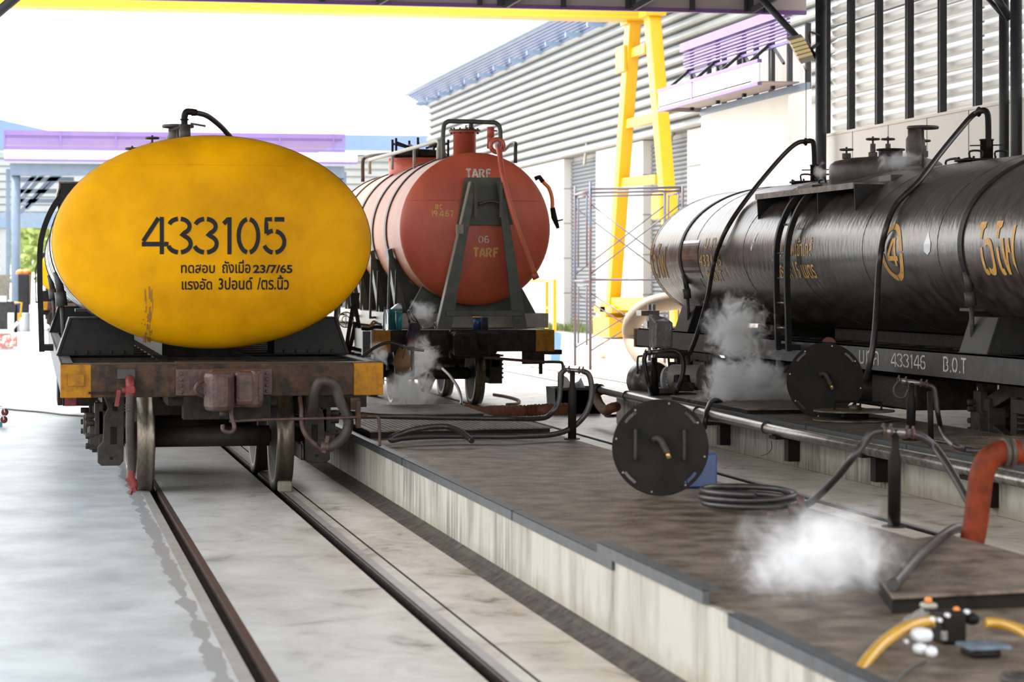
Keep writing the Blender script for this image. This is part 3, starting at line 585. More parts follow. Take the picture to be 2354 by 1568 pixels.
    for y in (yw0 + 0.01, -0.35, 0.55, yw1 - 0.01):
        pts = [(-1.145, 2.605), (-0.70, 2.605), (-ell_x(2.58), 2.58), (-ell_x(2.50), 2.50), (-ell_x(2.42), 2.42), (-ell_x(2.34), 2.34), (-1.13, 2.33)]
        MB(o).prism(pts, y - 0.006, y + 0.006).build('gusset', 'black', wk)
    lp = [(-1.06, 2.60), (-1.17, 2.47), (-1.25, 2.32), (-1.31, 2.14), (-1.335, 1.95), (-1.335, 1.6), (-1.325, 1.3), (-1.315, 0.93)]
    for q_, y in enumerate((0.05, 0.42)):
        pp = spline([(x, y, z) for x, z in lp], 6); vs = []
        for i, p_ in enumerate(pp):
            d = (pp[min(i + 1, len(pp) - 1)] - pp[max(i - 1, 0)]).normalized(); nn = Vector((-d.z, 0, d.x)) * 0.028
            for s_, dy in ((-1, -0.028), (1, -0.028), (1, 0.028), (-1, 0.028)): vs.append(p_ + nn * s_ + Vector((0, dy, 0)))
        k_ = len(pp); sm_ = MB(o).add(vs, [(i * 4 + j, i * 4 + (j + 1) % 4, (i + 1) * 4 + (j + 1) % 4, (i + 1) * 4 + j) for i in range(k_ - 1) for j in range(4)] + [(0, 1, 2, 3), (k_ * 4 - 4, k_ * 4 - 3, k_ * 4 - 2, k_ * 4 - 1)])
        if q_ == 0: l_ = sm_.build('side_ladder', 'black', t)
        else: sm_.build('stringer', 'black', l_)
    for z in (2.25, 1.95, 1.69, 1.43, 1.17):
        x = -1.26 if z > 2.2 else -1.33
        MB(o).cyl((x, 0.05, z), (x, 0.42, z), 0.011, 8).build('rung', 'alu', l_)
    for y in (0.02, 0.39): MB(o).box(-1.33, -1.2, y, y + 0.06, 0.94, 1.0).build('ladder_bracket', 'black', l_)
    # dome, hatches and valves
    zt = CZ + B_
    m = MB(o).lathe([(0.61, zt - 0.16), (0.61, zt + 0.07), (0.595, zt + 0.105), (0.55, zt + 0.135), (0.42, zt + 0.165), (0.2, zt + 0.18), (0.0, zt + 0.185)], (0, 0.75, 0), n=40)
    dm = m.build('dome', 'dome', t)
    MB(o).cyl((0.05, 0.75, zt + 0.16), (0.05, 0.75, zt + 0.26), 0.13, 20).cyl((0.05, 0.75, zt + 0.25), (0.05, 0.75, zt + 0.27), 0.155, 20).build('manhole', 'black', dm, 0.004)
    for (dx, dy, h) in ((-0.36, 1.0, 0.14), (-0.16, 0.72, 0.24), (0.12, 1.02, 0.26), (0.3, 0.42, 0.21)):
        v = MB(o); zb = zt + 0.13
        v.cyl((dx, dy, zb), (dx, dy, zb + h - 0.05), 0.03, 10).cyl((dx, dy, zb + 0.04), (dx, dy, zb + 0.1), 0.05, 10).cyl((dx, dy, zb + h - 0.05), (dx, dy, zb + h + 0.03), 0.012, 8)
        vv = v.build('valve', 'dome', dm, 0.003)
        MB(o).ring((dx, dy, zb + h), 0.065, 0.013, n=20).bar((dx - 0.06, dy, zb + h), (dx + 0.06, dy, zb + h), 0.012, 0.012).bar((dx, dy - 0.06, zb + h), (dx, dy + 0.06, zb + h), 0.012, 0.012).build('hand_wheel', 'dome', vv)
    v = MB(o).lathe([(0.11, zt + 0.05), (0.11, zt + 0.12), (0.085, zt + 0.15), (0.10, zt + 0.2), (0.10, zt + 0.33), (0.08, zt + 0.37), (0.08, zt + 0.43), (0.0, zt + 0.44)], (0.05, 0.0, 0), n=20).cyl((0.06, -0.19, zt), (0.06, -0.19, zt + 0.46), 0.014, 8).build('large_valve', 'dome', t)
    MB(o).ring((0.06, -0.19, zt + 0.44), 0.15, 0.018, n=28).bar((-0.09, -0.19, zt + 0.44), (0.21, -0.19, zt + 0.44), 0.03, 0.012).build('hand_wheel', 'dome', v)
    MB(o).tube(spline([(-0.5, 1.5, zt - 0.12), (-0.5, 1.5, zt - 0.04), (-0.5, 1.3, zt - 0.04), (-0.5, 1.3, zt - 0.12)], 3), 0.012, 8).tube(spline([(0.1, -0.75, zt - 0.01), (0.1, -0.75, zt + 0.07), (0.1, -1.1, zt + 0.07), (0.1, -1.1, zt - 0.01)], 3), 0.012, 8).tube(spline([(0.25, -0.75, zt - 0.03), (0.25, -0.75, zt + 0.07), (0.25, -1.1, zt + 0.07), (0.25, -1.1, zt - 0.03)], 3), 0.012, 8).build('grab_rail', 'black', t)
    for ya_, yb_ in ((-1.45, -1.1), (1.0, 1.5)): MB(o).box(-0.75, -0.60, ya_, yb_, zt - 0.20, zt - 0.11).build('step_box', 'sill', t)
    for (y, zf) in ((-2.0, 0.02), (3.2, 0.02)):
        m = MB(o).lathe([(0.235, zt - 0.10), (0.235, zt + 0.0)], (0, y, 0), n=32).lathe([(0.29, zt + 0.0), (0.29, zt + 0.018), (0.0, zt + 0.02)], (0, y, 0), n=32)
        for k in range(8): a = k * PI / 4; m.cyl((0.265 * math.cos(a), y + 0.265 * math.sin(a), zt - 0.02), (0.265 * math.cos(a), y + 0.265 * math.sin(a), zt + 0.04), 0.012, 6)
        h = m.build('hatch', 'black', t)
        MB(o).lathe([(0.062, zt + 0.02), (0.062, zt + 0.20), (0.07, zt + 0.20), (0.07, zt + 0.215), (0.0, zt + 0.216)], (0.02, y, 0), n=20).bar((-0.15, y, zt + 0.15), (0.2, y - 0.02, zt + 0.16), 0.02, 0.012).build('nozzle', 'black', h)
        for dx in (-0.14, 0.12): MB(o).tube(spline([(dx - 0.05, y - 0.1, zt + 0.02), (dx - 0.05, y - 0.1, zt + 0.09), (dx + 0.07, y - 0.1, zt + 0.09), (dx + 0.07, y - 0.1, zt + 0.02)], 3), 0.01, 8).build('hatch_handle', 'black', h)
    bogie(0, -5.04, t, o); bogie(0, 5.04, t, o)
    return t
def endmap(cx, cy_):
    """a point on the near yellow end from metres right of centre and height"""
    def f(u, v):
        s_ = math.sqrt((u / A) ** 2 + ((v - CZ) / B_) ** 2); return (cx + u, cy_ - 6 - dish_h(s_) - 0.004, v)
    return f
def sidemap(cx, side=-1):
    def f(u, v): return (cx + side * (ell_x(v) + 0.004), u, v)
    return f
YW = tank_wagon(1.40, 25.30, 'nearest tank wagon with large yellow oval end numbered 433105')
f = endmap(1.40, 25.30)
stencil('number_lettering', '433105', 'letter_black', YW, f, -0.575, 1.865, 0.290, track=0.79, t=0.125, wide=0.88)
cp = 19.0 * CT / F
def uy(px): return 19.0 * CT * (px - 77) / F - 1.40
lay_text('test_date_lettering', 'ทดสอบ', 'letter_black', YW, f, uy(413), 1.717, uy(491) - uy(413), 0.068, bold=0.018)
lay_text('test_date_lettering', 'ถังเมื่อ', 'letter_black', YW, f, uy(508), 1.717, uy(574) - uy(508), 0.105, bold=0.018)
lay_text('test_date_lettering', '23/7/65', 'letter_black', YW, f, uy(580), 1.717, uy(673) - uy(580), 0.068, bold=0.03)
lay_text('pressure_lettering', 'แรงอัด', 'letter_black', YW, f, uy(415), 1.588, uy(485) - uy(415), 0.092, bold=0.018)
lay_text('pressure_lettering', '3ปอนด์', 'letter_black', YW, f, uy(500), 1.588, uy(579) - uy(500), 0.098, bold=0.018)
lay_text('pressure_lettering', '/ตร.นิ้ว', 'letter_black', YW, f, uy(590), 1.588, uy(665) - uy(590), 0.115, bold=0.018)
# rust runs on the yellow end
bm = bmesh.new(); rr = random.Random(3)
for k in range(46):
    u = -0.53 + rr.gauss(0, 0.012) + (0.02 if k % 3 else -0.01); v = rr.choice([1.58, 1.5, 1.42, 1.34, 1.28, 1.22, 1.18]) + rr.uniform(-0.05, 0.05); L = rr.uniform(0.01, 0.10); w_ = rr.uniform(0.002, 0.006)
    v = max(1.17 + L, v)
    q = [bm.verts.new(f(u + a, v + b)) for a, b in ((-w_, 0), (w_, 0), (w_ * 0.6, -L), (-w_ * 0.6, -L))]; bm.faces.new(q)
M['rust_stain'] = mat('brown_rust_stain', (0.20, 0.085, 0.01), 0.7)
_finish(bm, 'rust_runs', 'rust_stain', YW)
# battery box and red tail marker under the left sill
MB().box(0.24, 0.62, 20.8, 22.0, 0.60, 0.78).box(0.20, 0.24, 20.9, 21.8, 0.6, 0.95).build('underframe_box', 'dark', YW, 0.006)
MB().box(0.25, 0.34, 19.98, 20.0, 0.64, 0.80).build('red_marker', 'red', YW)
BW = tank_wagon(9.00, 24.00, 'long black tank wagon with yellow lettering and side ladder')
sm = sidemap(9.00)
def Yat(px, X=7.75): return aX(px, 600, X)[1]
def side_text(name, body, px0, px1, z0, z1, bold=0.0, m='letter_yellow'):
    y0, y1 = Yat(px0), Yat(px1); lay_text(name, body, m, BW, sm, y0, z0, y1 - y0, z1 - z0, bold, cuts=14)
ZD = lambda py, Z: H - (py - HY) * Z / F
Zc_ = lambda px, X=7.75: F * X / (CT * (px - VX))
side_text('flammable_lettering', 'ไวไฟ', 2250, 2336, ZD(633, Zc_(2290)), ZD(508, Zc_(2290)), 0.015)
side_text('flammable_lettering', 'ไวไฟ', 1497, 1531, ZD(640, Zc_(1514)), ZD(560, Zc_(1514)), 0.01)
side_text('company_lettering', 'บ.ท.ค.', 1620, 1664, ZD(570, Zc_(1640)), ZD(546, Zc_(1640)))
side_text('number_lettering', '433146', 1609, 1658, ZD(612, Zc_(1640)), ZD(585, Zc_(1640)))
side_text('operator_lettering', 'B.O.T', 1618, 1654, ZD(647, Zc_(1640)), ZD(622, Zc_(1640)))
side_text('warning_lettering', 'ห้ามนำไฟเข้าใกล้', 1779, 1869, ZD(590, Zc_(1825)), ZD(547, Zc_(1825)), 0.008)
side_text('warning_lettering', 'ในระยะ 15 เมตร', 1777, 1868, ZD(640, Zc_(1825)), ZD(594, Zc_(1825)), 0.008)
# the circled 4
yc = (Yat(2028) + Yat(2077)) / 2; zc = ZD(580, Zc_(2052)); ry = abs(Yat(2028) - Yat(2077)) / 2; rz = 66 * Zc_(2052) / F
bm = bmesh.new()
for (a0, a1) in ((92, 178), (182, 268), (272, 358), (2, 88)):
    N = 20; L = []
    for i in range(N + 1):
        a = math.radians(a0 + (a1 - a0) * i / N); L.append([bm.verts.new(sm(yc + ry * q * math.cos(a) * -1, zc + rz * (1 - (1 - q) * 0.75) * math.sin(a))) for q in (1.0, 0.72)])
    for i in range(N): bm.faces.new((L[i][0], L[i][1], L[i + 1][1], L[i + 1][0]))
_finish(bm, 'number_circle', 'letter_yellow', BW)
stencil('circled_number', '4', 'letter_yellow', BW, lambda u, v: sm(yc + ry * 0.42 - (u - 0) * 1.0, v), 0, zc - rz * 0.48, rz * 0.98, t=0.17, wide=ry * 1.15 / (rz * 0.98))
# bare placard patch near the far end of the barrel
y0, y1 = Yat(1562), Yat(1606); zz0, zz1 = ZD(640, Zc_(1584)), ZD(553, Zc_(1584))
M['placard'] = mat('shiny_worn_placard', (0.13, 0.105, 0.10), 0.12, metal=0.6, col2=(0.03, 0.025, 0.02), sc_=5, amt=0.9, lo=0.5, hi=0.56)
bm = bmesh.new(); N = 14; L = [[bm.verts.new(sm(y, zz0 + (zz1 - zz0) * i / N)) for y in (y0, y1)] for i in range(N + 1)]
for i in range(N): bm.faces.new((L[i][0], L[i][1], L[i + 1][1], L[i + 1][0]))
_finish(bm, 'placard', 'placard', BW)
# pale worn drips on the barrel
M['drip'] = mat('pale_worn_patch', (0.42, 0.42, 0.43), 0.25)
def patch(pts, nm):
    bm = bmesh.new(); bm.faces.new([bm.verts.new(sm(*p)) for p in pts]); _finish(bm, nm, 'drip', BW)
ZP = Zc_(2134); yb_ = Yat(2134); patch([(yb_, ZD(532, ZP)), (yb_ - 0.09, ZD(560, ZP)), (yb_ - 0.07, ZD(578, ZP)), (yb_, ZD(586, ZP)), (yb_ + 0.08, ZD(578, ZP)), (yb_ + 0.08, ZD(562, ZP))], 'worn_patch')
ZP = Zc_(1735); yb_ = Yat(1733); patch([(yb_ - 0.05, ZD(533, ZP)), (yb_ + 0.04, ZD(545, ZP)), (yb_ + 0.09, ZD(570, ZP)), (yb_ + 0.06, ZD(578, ZP)), (yb_ - 0.02, ZD(550, ZP))], 'worn_patch')
# sill lettering
XS = 7.797
def sill(u, v): return (XS, u, v)
def Ys(px): return aX(px, 800, XS)[1]
def zs(px, py): return aX(px, py, XS)[2]
lay_text('sill_lettering', 'บทค', 'letter_white', BW, sill, Ys(1975), 0.862, Ys(2020) - Ys(1975), 0.135, 0.0)
bm0 = stencil('sill_number_lettering', '433146', 'letter_white', BW, lambda u, v: (XS, Ys(2048) - u, v), 0, 0.868, 0.125, track=0.84, t=0.12, wide=(Ys(2048) - Ys(2132)) / 6 / 0.125 / 0.80)
stencil('sill_operator_lettering', 'B.O.T', 'letter_white', BW, lambda u, v: (XS, Ys(2168) - u, v), 0, 0.868, 0.13, t=0.13, wide=(Ys(2168) - Ys(2222)) / 0.13 / 2.9)
lay_text('sill_small_lettering', '8888888888', 'letter_white', BW, sill, Ys(2234), 0.92, Ys(2322) - Ys(2234), 0.05) if False else None
# brake gear and boxes hanging under the black wagon
MB().box(8.0, 8.6, 21.2, 22.4, 0.46, 0.75).build('battery_box', 'dark', BW, 0.01)
MB().cyl((8.4, 22.8, 0.56), (8.4, 24.2, 0.56), 0.17, 18).build('air_reservoir', 'dark', BW)
MB().box(8.0, 8.3, 25.2, 26.4, 0.42, 0.8).build('equipment_box', 'dark', BW, 0.01)

# ---------------------------------------------------------------- red oxide tank wagon on the middle track
def tarf():
    cx, cy_ = 5.25, 34.0; t = thing('tank_wagon', (cx, cy_, 0), 'red oxide tank wagon marked TARF with green A-frame on its end', 'tank wagon')
    yb = 29.6; m = MB(); m.box(4.33, 6.16, yb, yb + 0.12, 0.78, 1.05); m.box(4.11, 4.33, yb, yb + 0.12, 0.78, 1.05, 1); m.box(6.16, 6.40, yb, yb + 0.12, 0.78, 1.05, 1); m.box(4.11, 6.40, yb + 0.12, yb + 0.9, 1.02, 1.05, 2)
    eb = m.build('end_beam', ['dark', 'yellow_dirty', 'cream_steel'], t, 0.01)
    MB().box(3.98, 4.08, yb, yb + 0.1, 0.72, 1.04).build('side_plate', 'steel_paint', eb)
    MB().box(6.25, 6.50, yb + 0.02, yb + 0.1, 0.74, 0.80).box(6.0, 6.28, yb + 0.04, yb + 0.1, 0.62, 0.80).tube(spline([(6.2, yb - 0.1, 0.68), (6.2, yb - 0.1, 0.6), (6.2, yb - 0.1, 0.5)]), 0.025, 8).build('step_bracket', 'dark', eb)
    m = MB().box(5.05, 5.55, yb - 0.12, yb, 0.70, 1.06).prism([(5.05, yb - 0.1), (5.55, yb - 0.1), (5.62, yb - 0.3), (5.5, yb - 0.42), (5.36, yb - 0.25), (5.1, yb - 0.28)], 0.76, 1.04, 'Z')
    cpl = m.build('coupler', 'dark', t, 0.03); MB().prism([(5.08, yb - 0.15), (5.24, yb - 0.15), (5.26, yb - 0.4), (5.14, yb - 0.5), (5.05, yb - 0.4)], 0.74, 1.02, 'Z').build('knuckle', 'dark', cpl, 0.03)
    MB().tube(spline([(5.45, yb - 0.3, 0.72), (5.9, yb - 0.3, 0.68), (6.15, yb - 0.3, 0.66), (6.38, yb - 0.3, 0.655), (6.43, yb - 0.3, 0.64), (6.44, yb - 0.3, 0.56), (6.43, yb - 0.3, 0.36)], 6), 0.018, 8).build('uncoupling_lever', 'rust', t)
    for x0, x1 in ((4.1, 4.2), (6.3, 6.4)): MB().box(x0, x1, yb + 0.1, 39.0, 0.80, 1.05).build('side_sill', 'cream_steel' if x0 < 5 else 'dark', t)
    MB().box(4.95, 5.6, yb + 0.1, 39, 0.7, 1.0).box(4.2, 6.3, yb + 0.9, 38.9, 0.98, 1.02).build('centre_sill', 'dark', t)
    for yy in (33.3, 37.5):
        b = MB()
        for s in (-1, 1):
            x = 5.3 + s * 0.8; b.box(x - 0.06, x + 0.06, yy - 1.35, yy + 1.35, 0.5, 0.68); b.box(x - 0.06, x + 0.06, yy - 0.4, yy + 0.4, 0.25, 0.5)
            for d in (-1.2, 1.2): b.box(x - 0.09, x + 0.09, yy + d - 0.15, yy + d + 0.15, 0.28, 0.62)
            for d in (-0.7, 0.0, 0.7):
                for k in range(6): b.ring((x + s * 0.12, yy + d, 0.34 + k * 0.06), 0.1, 0.018, n=16)
        b.box(4.55, 6.0, yy - 0.2, yy + 0.2, 0.5, 0.72)
        bo = b.build('bogie', 'frame_cast', t, 0.008)
        for d in (-1.2, 1.2): m = MB(); wheelset(m, 5.3, yy + d); m.build('wheelset', ['wheel', 'wheel_face'], bo)
    # barrel
    X0, Z0, Rr = 5.60, 2.335, 0.985; y0 = 30.75; y1 = 38.3; n = 80
    def seg(ya, yb_, mm, nm, par):
        m = MB(); k = 6; vs = []
        for j in range(k + 1): vs += [(X0 + Rr * math.cos(2 * PI * i / n), ya + (yb_ - ya) * j / k, Z0 + Rr * math.sin(2 * PI * i / n)) for i in range(n)]
        m.add(vs, [(j * n + i, j * n + (i + 1) % n, (j + 1) * n + (i + 1) % n, (j + 1) * n + i) for j in range(k) for i in range(n)], 0, True); return m.build(nm, mm, par)
    br = seg(y0, y1, 'tarf_side', 'tank_barrel', t)
    D2 = [(0, 0.24), (0.4, 0.215), (0.7, 0.16), (0.86, 0.11), (0.94, 0.07), (0.985, 0.03), (1.0, 0.0)]
    def dh(s):
        for (a, ha), (b, hb) in zip(D2[:-1], D2[1:]):
            if s <= b: return ha + (hb - ha) * (s - a) / (b - a)
        return 0
    for e, yy in ((-1, y0), (1, y1)):
        m = MB(); vs = []
        for (s, h) in D2[::-1]: vs += [(X0 + Rr * 1.002 * s * math.cos(2 * PI * i / n), yy + e * h, Z0 + Rr * 1.002 * s * math.sin(2 * PI * i / n)) for i in range(n)]
        m.add(vs, [(j * n + i, j * n + (i + 1) % n, (j + 1) * n + (i + 1) % n, (j + 1) * n + i) for j in range(len(D2) - 1) for i in range(n)], 0, True)
        te = m.build('tank_end', 'tarf', t)
        if e < 0: 
            MB().tube([(X0 + u, yy - dh(math.hypot(u, 0.36) / Rr) - 0.001, Z0 + 0.36) for u in [-0.9 + 1.8 * i / 30 for i in range(31)]], 0.005, 6).build('weld_seam', 'tarf', te)
    fm = lambda u, v: (X0 + u, y0 - dh(math.hypot(u, v - Z0) / Rr) - 0.005, v)
    K = 31.0 * CT / F
    def U(px): return K * (px - 77) - X0
    def V(py): return H - (py - HY) * 30.6 / F
    stencil('end_lettering', 'TARF', 'letter_white', t, fm, U(1074), V(404), V(384) - V(404), t=0.22, wide=1.0)
    stencil('date_lettering', '19.4.67', 'letter_yellow', t, fm, U(990), V(496), V(482) - V(496), t=0.16, wide=0.85)
    stencil('date_lettering', 'RC', 'letter_yellow', t, fm, U(1000), V(479), 0.06, t=0.2)
    m = lambda u, v: (X0 + u, y0 - dh(math.hypot(u, v - Z0) / Rr) - 0.006, v)
    stencil('axle_lettering', '06', 'letter_white', t, m, U(1101), V(557), V(541) - V(557), t=0.16)
    stencil('end_lettering', 'TARF', 'letter_yellow', t, m, U(1089), V(590), V(569) - V(590), t=0.22, wide=0.95)
    lay_text('side_lettering', 'TARF', 'letter_white', t, lambda u, v: (X0 - 0.004 - Rr * math.sqrt(1 - ((v - Z0) / Rr) ** 2), u, v), 36.6, 2.10, -1.6, 0.22, cuts=6)
    # bands round the barrel and the green frames below them
    for i, y in enumerate((32.0, 33.3, 34.9, 36.6, 38.0)):
        mb = MB(); vs = []; a0, a1, k = -15, 195, 50
        for j in range(k + 1):
            a = math.radians(a0 + (a1 - a0) * j / k)
            for (o_, yy) in ((0.002, y - 0.08), (0.02, y - 0.08), (0.02, y + 0.08), (0.002, y + 0.08)): vs.append((X0 + (Rr + o_) * math.cos(a), yy, Z0 + (Rr + o_) * math.sin(a)))
        mb.add(vs, [(j * 4 + q, j * 4 + (q + 1) % 4, (j + 1) * 4 + (q + 1) % 4, (j + 1) * 4 + q) for j in range(k) for q in range(4)])
        mb.build('tank_band', 'olive', t)
    for y in (31.6, 33.3, 35.0, 36.7):     # sloping cradle plates on the left
        zt, zb = 1.95, 1.30; xa = X0 - Rr * math.cos(math.asin((Z0 - zt) / Rr)) - 0.03; xb = X0 - 0.55
        MB().prism([(xa - 0.10, zt + 0.12), (xa + 0.05, zt - 0.02), (X0 - 0.72, Z0 - Rr * 0.70), (X0 - 0.40, Z0 - Rr * 0.93), (X0 - 0.30, 1.22), (4.72, 1.22)], y - 0.02, y + 0.02).prism([(xa - 0.10, zt + 0.12), (xa - 0.04, zt + 0.14), (4.80, 1.22), (4.70, 1.22)], y - 0.12, y + 0.12).build('cradle', 'green', t)
        MB().bar((xa - 0.12, y - 0.45, 1.95), (4.52, y - 0.45, 1.16), 0.03, 0.03).bar((4.52, y - 0.45, 1.16), (4.66, y - 0.15, 1.16), 0.03, 0.03).bar((xa - 0.02, y - 0.38, 1.8), (4.66, y - 0.15, 1.2), 0.03, 0.03).bar((xa - 0.12, y - 0.45, 1.95), (xa - 0.12, y - 0.2, 1.95), 0.03, 0.03).build('cable_bracket', 'green', t)
    MB().box(4.62, 6.6, 30.9, 38.2, 1.05, 1.24).build('cradle_beam', 'cream_steel', t, 0.01)
    MB().prism([(4.75, 1.24), (6.45, 1.24), (6.25, 1.6), (6.0, 1.42), (5.6, 1.37), (5.2, 1.42), (4.95, 1.6)], 31.0, 31.1).build('front_cradle', 'green', t)
    # A-frame on the end
    yA = 30.25; 
    P = lambda px, py, y=yA: aY(px, py, y)
    plate = [P(1069, 408, 30.43), P(1151, 408, 30.43), P(1179, 517, 30.5), P(1050, 517, 30.5)]
    q = MB(); q.prism([(p[0], p[2]) for p in plate], 30.43, 30.47); af = q.build('end_plate', 'green', t)
    for (a, b, c_, d) in (((1083, 418), (1095, 418), (1037, 757), (1004, 757)), ((1142, 418), (1154, 418), (1212, 757), (1181, 757))):
        pp = [P(*a), P(*b), P(*c_), P(*d)]
        kk = [(p[0], p[2]) for p in pp]; k2 = [kk[0], kk[1], ((kk[1][0] * 0.12 + kk[2][0] * 0.88), 1.26), kk[2], kk[3], ((kk[0][0] * 0.12 + kk[3][0] * 0.88), 1.26)]
        MB().prism(k2, yA - 0.02, yA + 0.02).build('frame_leg', 'green', af)
    for (a, d, s) in (((1083, 418), (1004, 757), -1), ((1154, 418), (1212, 757), 1)):
        p, q_ = P(*a), P(*d); MB().bar((p[0], 30.33, p[2]), (q_[0] - s * 0.01, 30.33, q_[2]), 0.16, 0.02, up=(1, 0, 0)).build('leg_flange', 'cream_steel' if s < 0 else 'green', af)  # left flange coloured cream for the sun on that side of the frame
    a, b = P(1024, 714), P(1200, 727); MB().box(a[0], b[0], yA - 0.04, yA + 0.04, b[2], a[2]).build('frame_rail', 'green', af, 0.005)
    a, b = P(1100, 466), P(1152, 466); MB().tube(spline([(a[0], yA - 0.02, a[2] - 0.02), ((a[0] + b[0]) / 2, yA - 0.03, a[2] + 0.02), (b[0], yA - 0.02, b[2] - 0.01)]), 0.018, 8).build('grab_handle', 'olive', af)
    for px in (1092, 1150): p, q_ = P(px, 420), P(px, 500); MB().box(p[0] - 0.02, p[0] + 0.02, yA - 0.06, yA, q_[2], p[2]).build('rib', 'olive', af)
    # red pipe running down the end
    pts = [aY(1143, 335, 30.9), aY(1148, 350, 30.5), aY(1155, 400, 30.25), aY(1165, 440, 30.2), aY(1185, 510, 30.15), aY(1210, 580, 30.15), aY(1229, 632, 30.15)]
    MB().tube(spline(pts, 6), 0.035, 12).ring(pts[0], 0.085, 0.03, 'Y', n=18).cyl(aY(1227, 628, 30.15), aY(1233, 641, 30.15), 0.045, 12).build('drain_pipe', 'tarf', t)
    # rails, hatches
    zt = Z0 + Rr
    hp = [aY(1019, 372, 31.3), aY(1019, 300, 31.3), aY(1027, 281, 31.3), aY(1050, 279, 31.3), aY(1120, 281, 31.3), aY(1142, 284, 31.3), aY(1150, 302, 31.3), aY(1150, 360, 31.3)]
    MB().tube(spline(hp, 5), 0.03, 12).build('guard_hoop', 'green', t)
    MB().tube(spline([aY(1159, 346, 33.0), aY(1176, 330, 32.2), aY(1185, 330, 31.6), aY(1185, 345, 31.5), aY(1185, 375, 31.5)], 5), 0.025, 10).build('guard_hoop', 'olive', t)
    MB().tube(spline([aY(1008, 366, 31.5), aY(1008, 345, 31.5), aY(1010, 328, 31.5), aY(1003, 324, 31.7), aY(985, 330, 32.2), aY(900, 354, 34.6), aY(856, 366, 36.2), aY(850, 372, 36.4), aY(850, 400, 36.4)], 5), 0.028, 10).tube([aY(952, 338, 33.1), aY(952, 388, 33.1)], 0.02, 8).tube([aY(902, 355, 34.6), aY(902, 390, 34.6)], 0.02, 8).build('hand_rail', 'cream_steel', t)
    MB().tube(spline([aY(834, 418, 37.3), aY(834, 372, 37.3), aY(840, 362, 37.3), aY(858, 357, 37.0), aY(912, 352, 36.6)], 5), 0.03, 10).build('hand_rail', 'rust', t)
    p = aY(1068, 300, 32.2); m = MB().lathe([(0.155, zt - 0.1), (0.155, p[2] - 0.03), (0.21, p[2] - 0.03), (0.21, p[2] - 0.01), (0, p[2])], (p[0], 32.2, 0), n=28)
    h = m.build('hatch_neck', 'tarf', t); m = MB().lathe([(0.215, p[2] - 0.012), (0.215, p[2] + 0.01), (0, p[2] + 0.012)], (p[0], 32.2, 0), n=28)
    for k in range(12): a = k * PI / 6; m.cyl((p[0] + 0.185 * math.cos(a), 32.2 + 0.185 * math.sin(a), p[2] - 0.05), (p[0] + 0.185 * math.cos(a), 32.2 + 0.185 * math.sin(a), p[2] + 0.03), 0.012, 6)
    m.tube([(p[0] + 0.0, 32.1, p[2]), (p[0] + 0.0, 32.1, p[2] + 0.06), (p[0] + 0.05, 32.1, p[2] + 0.07), (p[0] + 0.05, 32.1, p[2])], 0.01, 6).cyl((p[0] + 0.09, 32.2, p[2]), (p[0] + 0.09, 32.2, p[2] + 0.12), 0.03, 8)
    m.build('hatch_lid', 'olive', h)
    p = aY(1128, 292, 31.9); q_ = aY(1126, 342, 31.9); MB().cyl(q_, p, 0.04, 12).cyl((p[0], p[1], p[2] - 0.14), p, 0.05, 12).cyl((p[0], p[1], p[2] - 0.05), (p[0] + 0.09, p[1], p[2] - 0.05), 0.012, 8).build('vent_valve', 'tarf', t)
    p = aY(960, 372, 34.4); m = MB().lathe([(0.46, zt - 0.2), (0.46, zt + 0.13), (0, zt + 0.14)], (5.55, 35.0, 0), n=32); h = m.build('hatch_neck', 'tarf', t)
    m = MB().lathe([(0.40, zt + 0.15), (0.40, zt + 0.2), (0.36, zt + 0.25), (0, zt + 0.28)], (5.55, 35.0, 0), n=32)
    for k in range(7):
        a = k * 2 * PI / 7; c_, s_ = math.cos(a), math.sin(a); m.cyl((5.55 + 0.42 * c_, 35 + 0.42 * s_, zt + 0.1), (5.55 + 0.42 * c_, 35 + 0.42 * s_, zt + 0.42), 0.018, 6); m.bar((5.55 + 0.42 * c_, 35 + 0.42 * s_, zt + 0.36), (5.55 + 0.2 * c_, 35 + 0.2 * s_, zt + 0.3), 0.03, 0.03)
    m.build('hatch_lid', 'dark', h)
    # small sample hose at the right side
    m = MB().tube(spline([aY(1232, 410, 31.2), aY(1240, 407, 31.2), aY(1250, 420, 31.2), aY(1262, 433, 31.2), aY(1269, 455, 31.2), aY(1270, 480, 31.2)], 5), 0.026, 10); hh = m.build('sample_hose', 'orange', t)
    MB().tube([aY(1230, 411, 31.2), aY(1240, 407, 31.2), aY(1248, 418, 31.2)], 0.032, 10).build('hose_fitting', 'dark', hh)
    MB().tube([aY(1270, 478, 31.2), aY(1274, 500, 31.2), aY(1283, 525, 31.2)], [0.034, 0.04, 0.022], 10).bar(aY(1280, 508, 31.2), aY(1294, 505, 31.2), 0.02, 0.02).build('hose_fitting', 'dark', hh)
    MB().box(*sorted((aY(1050, 0, 30.1)[0], aY(1064, 0, 30.1)[0])), 30.05, 30.17, *sorted((aY(1057, 538, 30.1)[2], aY(1057, 516, 30.1)[2]))).build('tag_block', 'wood', t)
    return t
TF = tarf()
